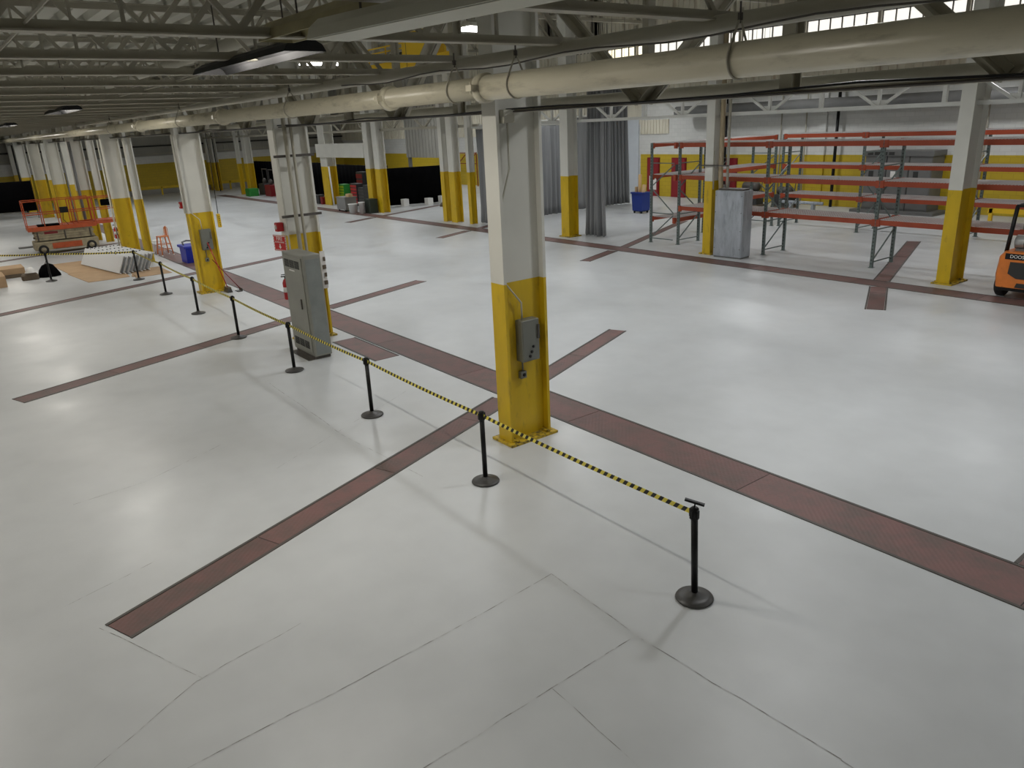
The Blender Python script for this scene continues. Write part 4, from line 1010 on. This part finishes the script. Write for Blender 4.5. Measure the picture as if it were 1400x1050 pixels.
for k in range(3):
    x = .05 + k * .93
    b = MB().bbox(x, x + .9, 0, 1.0, .12, 2.3, .01).build('cubicle', 'switch_grey', t)
    d = MB().box(x + .03, x + .87, -.02, 0, .2, 2.2).build('door', 'switch_grey', t)
    MB().box(x + .2, x + .4, -.03, -.02, 1.4, 1.7).build('meter', 'sign_white' if k == 1 else 'vent_dark', d)
    MB().box(x + .75, x + .8, -.05, -.02, 1.1, 1.35).build('handle', 'edge_steel', d)
MB().box(0, 2.85, -.05, 1.05, 2.3, 2.5).build('top_duct', 'switch_grey', t)
for k in range(4): MB().box(.15 + k * .3, .38 + k * .3, -.06, -.05, 2.34, 2.46).build('louver', 'vent_dark', t)
MB().box(-.3, 3.2, -.3, 1.1, 0, .12).build('pad', 'switch_grey', t)
for i, (x, l) in enumerate([(-19.3, 'thick black pipe down the block wall left of switchgear'), (-25.3, 'black conduit on the block wall behind first rack bay')]):
    conduit([(x, 33.0, 0), (x, 33.0, 5.2)], .07, l, 'black_plastic')
for i, (x, l) in enumerate([(-20.9, 'thin grey conduit down wall above small machines'), (-13.2, 'thin grey conduit on wall right of switchgear'), (-11.0, 'grey twin conduit on wall behind rack right part'), (-22.2, 'thin conduit on wall left of pilaster')]):
    conduit([(x, 33.1, 0), (x, 33.1, 5.2)], .03, l, 'truss_paint')
# small machines along wall
def machine(x, y, label, sc=1.0, mt='machine_dark'):
    t = thing('floor_machine', label, 'machine', (x, y, 0))
    MB().bbox(-.4 * sc, .4 * sc, -.3, .3, .1, .55 * sc, .03).build('housing', mt, t)
    MB().tube([(-.3 * sc, 0, .7 * sc), (.3 * sc, 0, .7 * sc)], .16 * sc, 12).build('motor', 'edge_steel', t)
    MB().box(-.45 * sc, .45 * sc, -.33, .33, 0, .1).build('skid', 'pallet_brown', t)
    MB().tube([(.3 * sc, .2, .5), (.35 * sc, .25, 1.1 * sc)], .025, 6).build('stack_pipe', 'edge_steel', t)
machine(-22.6, 31.6, 'dark pump machine by the wall behind rack left bay', 1.3); machine(-20.9, 31.8, 'dark machine beside the pump at yellow wall', 1.1); machine(-24.0, 31.0, 'low dark machine behind the rack post', 1.2)
m = MB(); m.tube([(-20.6, 31.2, .35), (-18.6, 31.2, .35)], .07, 10); m.box(-20.2, -20.1, 31.1, 31.3, 0, .29); m.box(-19.1, -19.0, 31.1, 31.3, 0, .29); tag(m.build('steel_pipe', 'galv'), 'pale pipe lying across stands before the yellow wall', 'pipe')
t = thing('yellow_rail', 'low yellow guard rail before the block wall at right', 'rail', (-10.5, 31.3, 0))
MB().box(-1.5, 3, -.06, .06, .35, .5).build('rail_beam', 'crane_yellow', t)
for x in (-1.4, .7, 2.9): MB().box(x - .06, x + .06, -.06, .06, 0, .5).build('post', 'crane_yellow', t)
t = thing('yellow_rail', 'low yellow guard rail at the far end wall', 'rail', (-68.4, 18.5, 0))
MB().box(-.06, .06, -5.5, 6, .55, .72).build('rail_beam', 'yellow_paint', t)
for y in (-5.3, -2.5, .3, 3.1, 5.8): MB().box(-.06, .06, y - .06, y + .06, 0, .7).build('post', 'yellow_paint', t)
MB().box(X0 + .03, X0 + .12, 13.0, 26, 0, .4).build('kick_panel', 'clad_grey', wall_left)

# ---------------------------------------------------------------- black screens
def screen(label, x0, y0, x1, y1, zb, zt, legs=True):
    d = Vector((x1 - x0, y1 - y0, 0)); Ln = d.length; ang = math.atan2(d.y, d.x)
    t = thing('black_screen', label, 'screen', (x0, y0, 0), ang)
    m = MB(); n = int(Ln / .12); vs = []
    for i in range(n + 1):
        u = Ln * i / n; o_ = .02 * math.sin(i * 1.3); vs += [(u, o_, zb), (u, o_, zt)]
    m.add(vs, [(2 * i, 2 * i + 2, 2 * i + 3, 2 * i + 1) for i in range(n)], True); c = m.build('cloth', 'black_cloth', t); md = c.modifiers.new('thick', 'SOLIDIFY'); md.thickness = .01
    k = max(1, int(Ln / 2))
    for i in range(k + 1):
        u = Ln * i / k; q = MB(); q.tube([(u, .04, 0), (u, .04, zt + .05)], .02, 6); q.box(u - .02, u + .02, -.3, .35, 0, .03); q.build('stand', 'black_plastic', t)
    MB().tube([(0, .04, zt), (Ln, .04, zt)], .018, 6).build('top_bar', 'black_plastic', t)
screen('black cloth screen on stands at the left edge', -57.5, 1.5, -57.0, 5.75, .45, 2.25)
screen('long black cloth screen left of the yellow post pair', -40.5, 21.7, -39.3, 25.0, .03, 2.12)
screen('black cloth backdrop behind the tool chests', -49.5, 22.6, -41.5, 22.4, .03, 2.2)
screen('black cloth backdrop behind the machines in the far left background', -67.0, 22.9, -50.6, 22.9, .03, 2.25)
screen('short black cloth screen between yellow post pair and grey curtain', -39.2, 28.2, -33.0, 30.5, .03, 2.1)
# things at foot of the long black screen
def clutter_box(x, y, sx, sy, h, mt, label, z=0, name='box', cat='box'): return tag(MB().bbox(x - sx / 2, x + sx / 2, y - sy / 2, y + sy / 2, z, z + h, .01).build(name, mt), label, cat)
clutter_box(-39.7, 22.4, .35, .35, .4, 'white_plastic', 'white box at the left foot of long black screen')
clutter_box(-39.0, 23.6, .4, .35, .38, 'white_plastic', 'white box at the middle foot of long black screen')
clutter_box(-38.8, 24.4, .35, .35, .45, 'white_plastic', 'white box at right foot of long black screen')
m = MB(); m.lathe([(.65, 0), (.6, .1), (.35, .28), (.1, .36)], (-37.3, 24.0, 0), 12)
for i, v in enumerate(m.v): m.v[i] = (v[0] + .1 * math.sin(i * 2.1), v[1] + .08 * math.cos(i * 3.1), v[2])
tag(m.build('debris_heap', 'pallet_brown'), 'brown heap of scraps before the black screen', 'heap')
t = thing('rust_frame', 'rusty orange steel frame standing before the yellow wall', 'frame', (-49.2, 33.0, 1.5))
t.location = (-48.3, 32.8, 0)
m = MB()
for x in (-1.2, 0, 1.2): m.bar((x, 0, 0), (x, 0, 2.4), .06, .06)
for z in (1.6, 2.35): m.bar((-1.2, 0, z), (1.2, 0, z), .06, .06)
m.bar((-1.2, 0, 1.6), (0, 0, 2.35), .05, .05); m.bar((0, 0, 1.6), (1.2, 0, 2.35), .05, .05); m.build('frame_bars', 'rust_frame', t)

# ---------------------------------------------------------------- tool area at the broad pier
tag(MB().box(-45.7, -39.4, 19.9, 20.25, 2.85, 3.62).build('header_beam', 'white_paint'), 'white header panel spanning above the tool chests', 'beam')
def chest(x, y, label, mt, h=1.1, nd=6, wd=.7):
    t = thing('tool_chest', label, 'tool chest', (x, y, 0), R(0))
    MB().bbox(-wd / 2, wd / 2, -.22, .22, .12, h, .01).build('cabinet', 'machine_dark' if mt != 'green_bright' else 'green_box', t)
    for k in range(nd): MB().box(-wd / 2 + .02, wd / 2 - .02, -.24, -.22, .16 + k * (h - .2) / nd, .14 + (k + .8) * (h - .2) / nd).build('drawer', mt, t)
    for sx in (-1, 1):
        for sy in (-1, 1): MB().tube([(sx * wd * .4 - .02, sy * .17, .06), (sx * wd * .4 + .02, sy * .17, .06)], .06, 8).build('caster', 'rubber', t)
    return t
chest(-44.6, 21.0, 'bright green tool chest right of the broad pier', 'green_bright', 1.2, 6)
chest(-42.9, 21.0, 'red tool chest behind the grey cart', 'red_paint', 1.3, 6, .8)
chest(-43.6, 21.8, 'tall dark red tool cabinet behind the red chest', 'red_dark', 1.9, 5, .8)
chest(-41.7, 20.9, 'black tool cabinet left of the yellow pair', 'black_base', 1.1, 5, .8)
chest(-40.7, 20.7, 'second black tool cabinet close to yellow pair', 'machine_dark', 1.3, 5, .7)
t = thing('grey_cart', 'grey metal cart with a tan box on it', 'cart', (-40.6, 19.15, 0)); MB().bbox(-.55, .55, -.35, .35, .1, .75, .01).build('cart_body', 'cart_grey', t)
MB().box(-.58, .58, -.38, .38, .75, .79).build('cart_top', 'cart_grey', t)
for sx in (-1, 1): MB().tube([(sx * .4 - .02, -.3, .05), (sx * .4 + .02, -.3, .05)], .05, 8).build('caster', 'rubber', t)
clutter_box(-40.3, 19.2, .4, .25, .16, 'wood_tan', 'tan box on top of the grey cart', .79)
def bucket(x, y, label, r=.17, h=.38, mt='white_plastic'):
    t = thing('plastic_bucket', label, 'bucket', (x, y, 0)); MB().lathe([(r * .85, 0), (r, h), (r * 1.06, h), (r * 1.06, h - .04), (r, h - .04)][:3], n=16).build('bucket_body', mt, t); MB().lathe([(r * 1.08, h - .02), (r * 1.08, h + .02)], n=16).build('lid', mt, t)
bucket(-38.9, 18.7, 'larger white bucket beside the grey cart', .25, .5); bucket(-38.35, 18.95, 'smaller white bucket left of the dark crate', .17, .6)
clutter_box(-38.62, 19.28, .26, .2, .2, 'white_plastic', 'white bin between the two buckets')
clutter_box(-38.2, 19.45, .6, .5, .75, 'crate_dark', 'black crate at the foot of the yellow pair')
clutter_box(-46.6, 20.2, .45, .4, .55, 'machine_dark', 'dark waste bin left of the broad pier'); clutter_box(-46.0, 20.15, .3, .3, .45, 'red_dark', 'dark red bin at foot of the broad pier')
conduit([(-44.4, 20.1, 0), (-44.55, 20.1, 2.3)], .05, 'white pipe leaning at the right side of the broad pier', 'white_plastic')
# mezzanine behind
m = MB(); m.box(-47, -41, 27.0, 27.3, 2.4, 7.5); clad(m, 'y', 27.0, -47, -41, 2.4, 7.5, .4)
tag(m.build('mezzanine_wall', 'clad_grey'), 'dark ribbed wall of the raised enclosure behind the tool chests', 'wall panel')
for x, l in ((-46.9, 'left'), (-41.1, 'right')): tag(MB().box(x - .1, x + .1, 27.05, 27.25, 0, 2.4).build('steel_post', 'switch_grey'), 'dark %s post below the raised enclosure' % l, 'post')
# far left background machines
def rig(x, y, label, mt):
    t = thing('work_rig', label, 'machine', (x, y, 0)); MB().bbox(-.6, .6, -.4, .4, .0, .8, .02).build('base_box', mt, t)
    for sx in (-.5, .5): MB().bar((sx, 0, .8), (sx, 0, 1.9), .06, .06).build('post', 'machine_dark', t)
    MB().bar((-.5, 0, 1.85), (.5, 0, 1.85), .06, .06).build('cross_bar', 'edge_steel', t)
    MB().lathe([(.15, 0), (.15, .3), (.05, .4)], (0, -.1, .8), 10).build('tank', 'edge_steel', t)
rig(-56.5, 20.9, 'dark work rig with red base in the far left background', 'red_dark'); rig(-54.6, 21.0, 'dark red machine at far trench beside work rig', 'red_dark'); rig(-58.6, 21.2, 'black work rig behind the green tub', 'machine_dark')
clutter_box(-58.2, 19.9, .9, .7, .55, 'green_box', 'green tub in the far left background', name='green_tub', cat='tub')
clutter_box(-52.8, 20.3, .8, .6, .7, 'cart_grey', 'grey machine behind the cabinet column at far left', name='grey_machine', cat='machine')
# yellow overhead hoist
t = thing('bridge_hoist', 'yellow overhead hoist seen between the joists at top centre', 'hoist', (-30.3, 18.0, 6.75))
MB().box(-3.2, 3.4, -.25, .25, .0, .32).build('bridge_beam', 'crane_yellow', t)
MB().bbox(.3, 2.1, -.6, .4, .32, 1.25, .03).build('trolley_box', 'crane_yellow', t)
MB().box(-1.6, .2, -.4, .3, .32, .6).build('motor', 'machine_dark', t)
m = MB()
for z in (.75, .95): m.bar((-3.2, -.3, z), (3.2, -.3, z), .05, .05)
for x in (-3.2, -1.6, 0, 2.2, 3.2): m.bar((x, -.3, .3), (x, -.3, .95), .05, .05)
m.build('handrail', 'crane_yellow', t)
for x in (-3.1, 3.3): MB().box(x - .1, x + .1, -.1, .1, .32, 4.2).build('hanger', 'truss_paint', t)
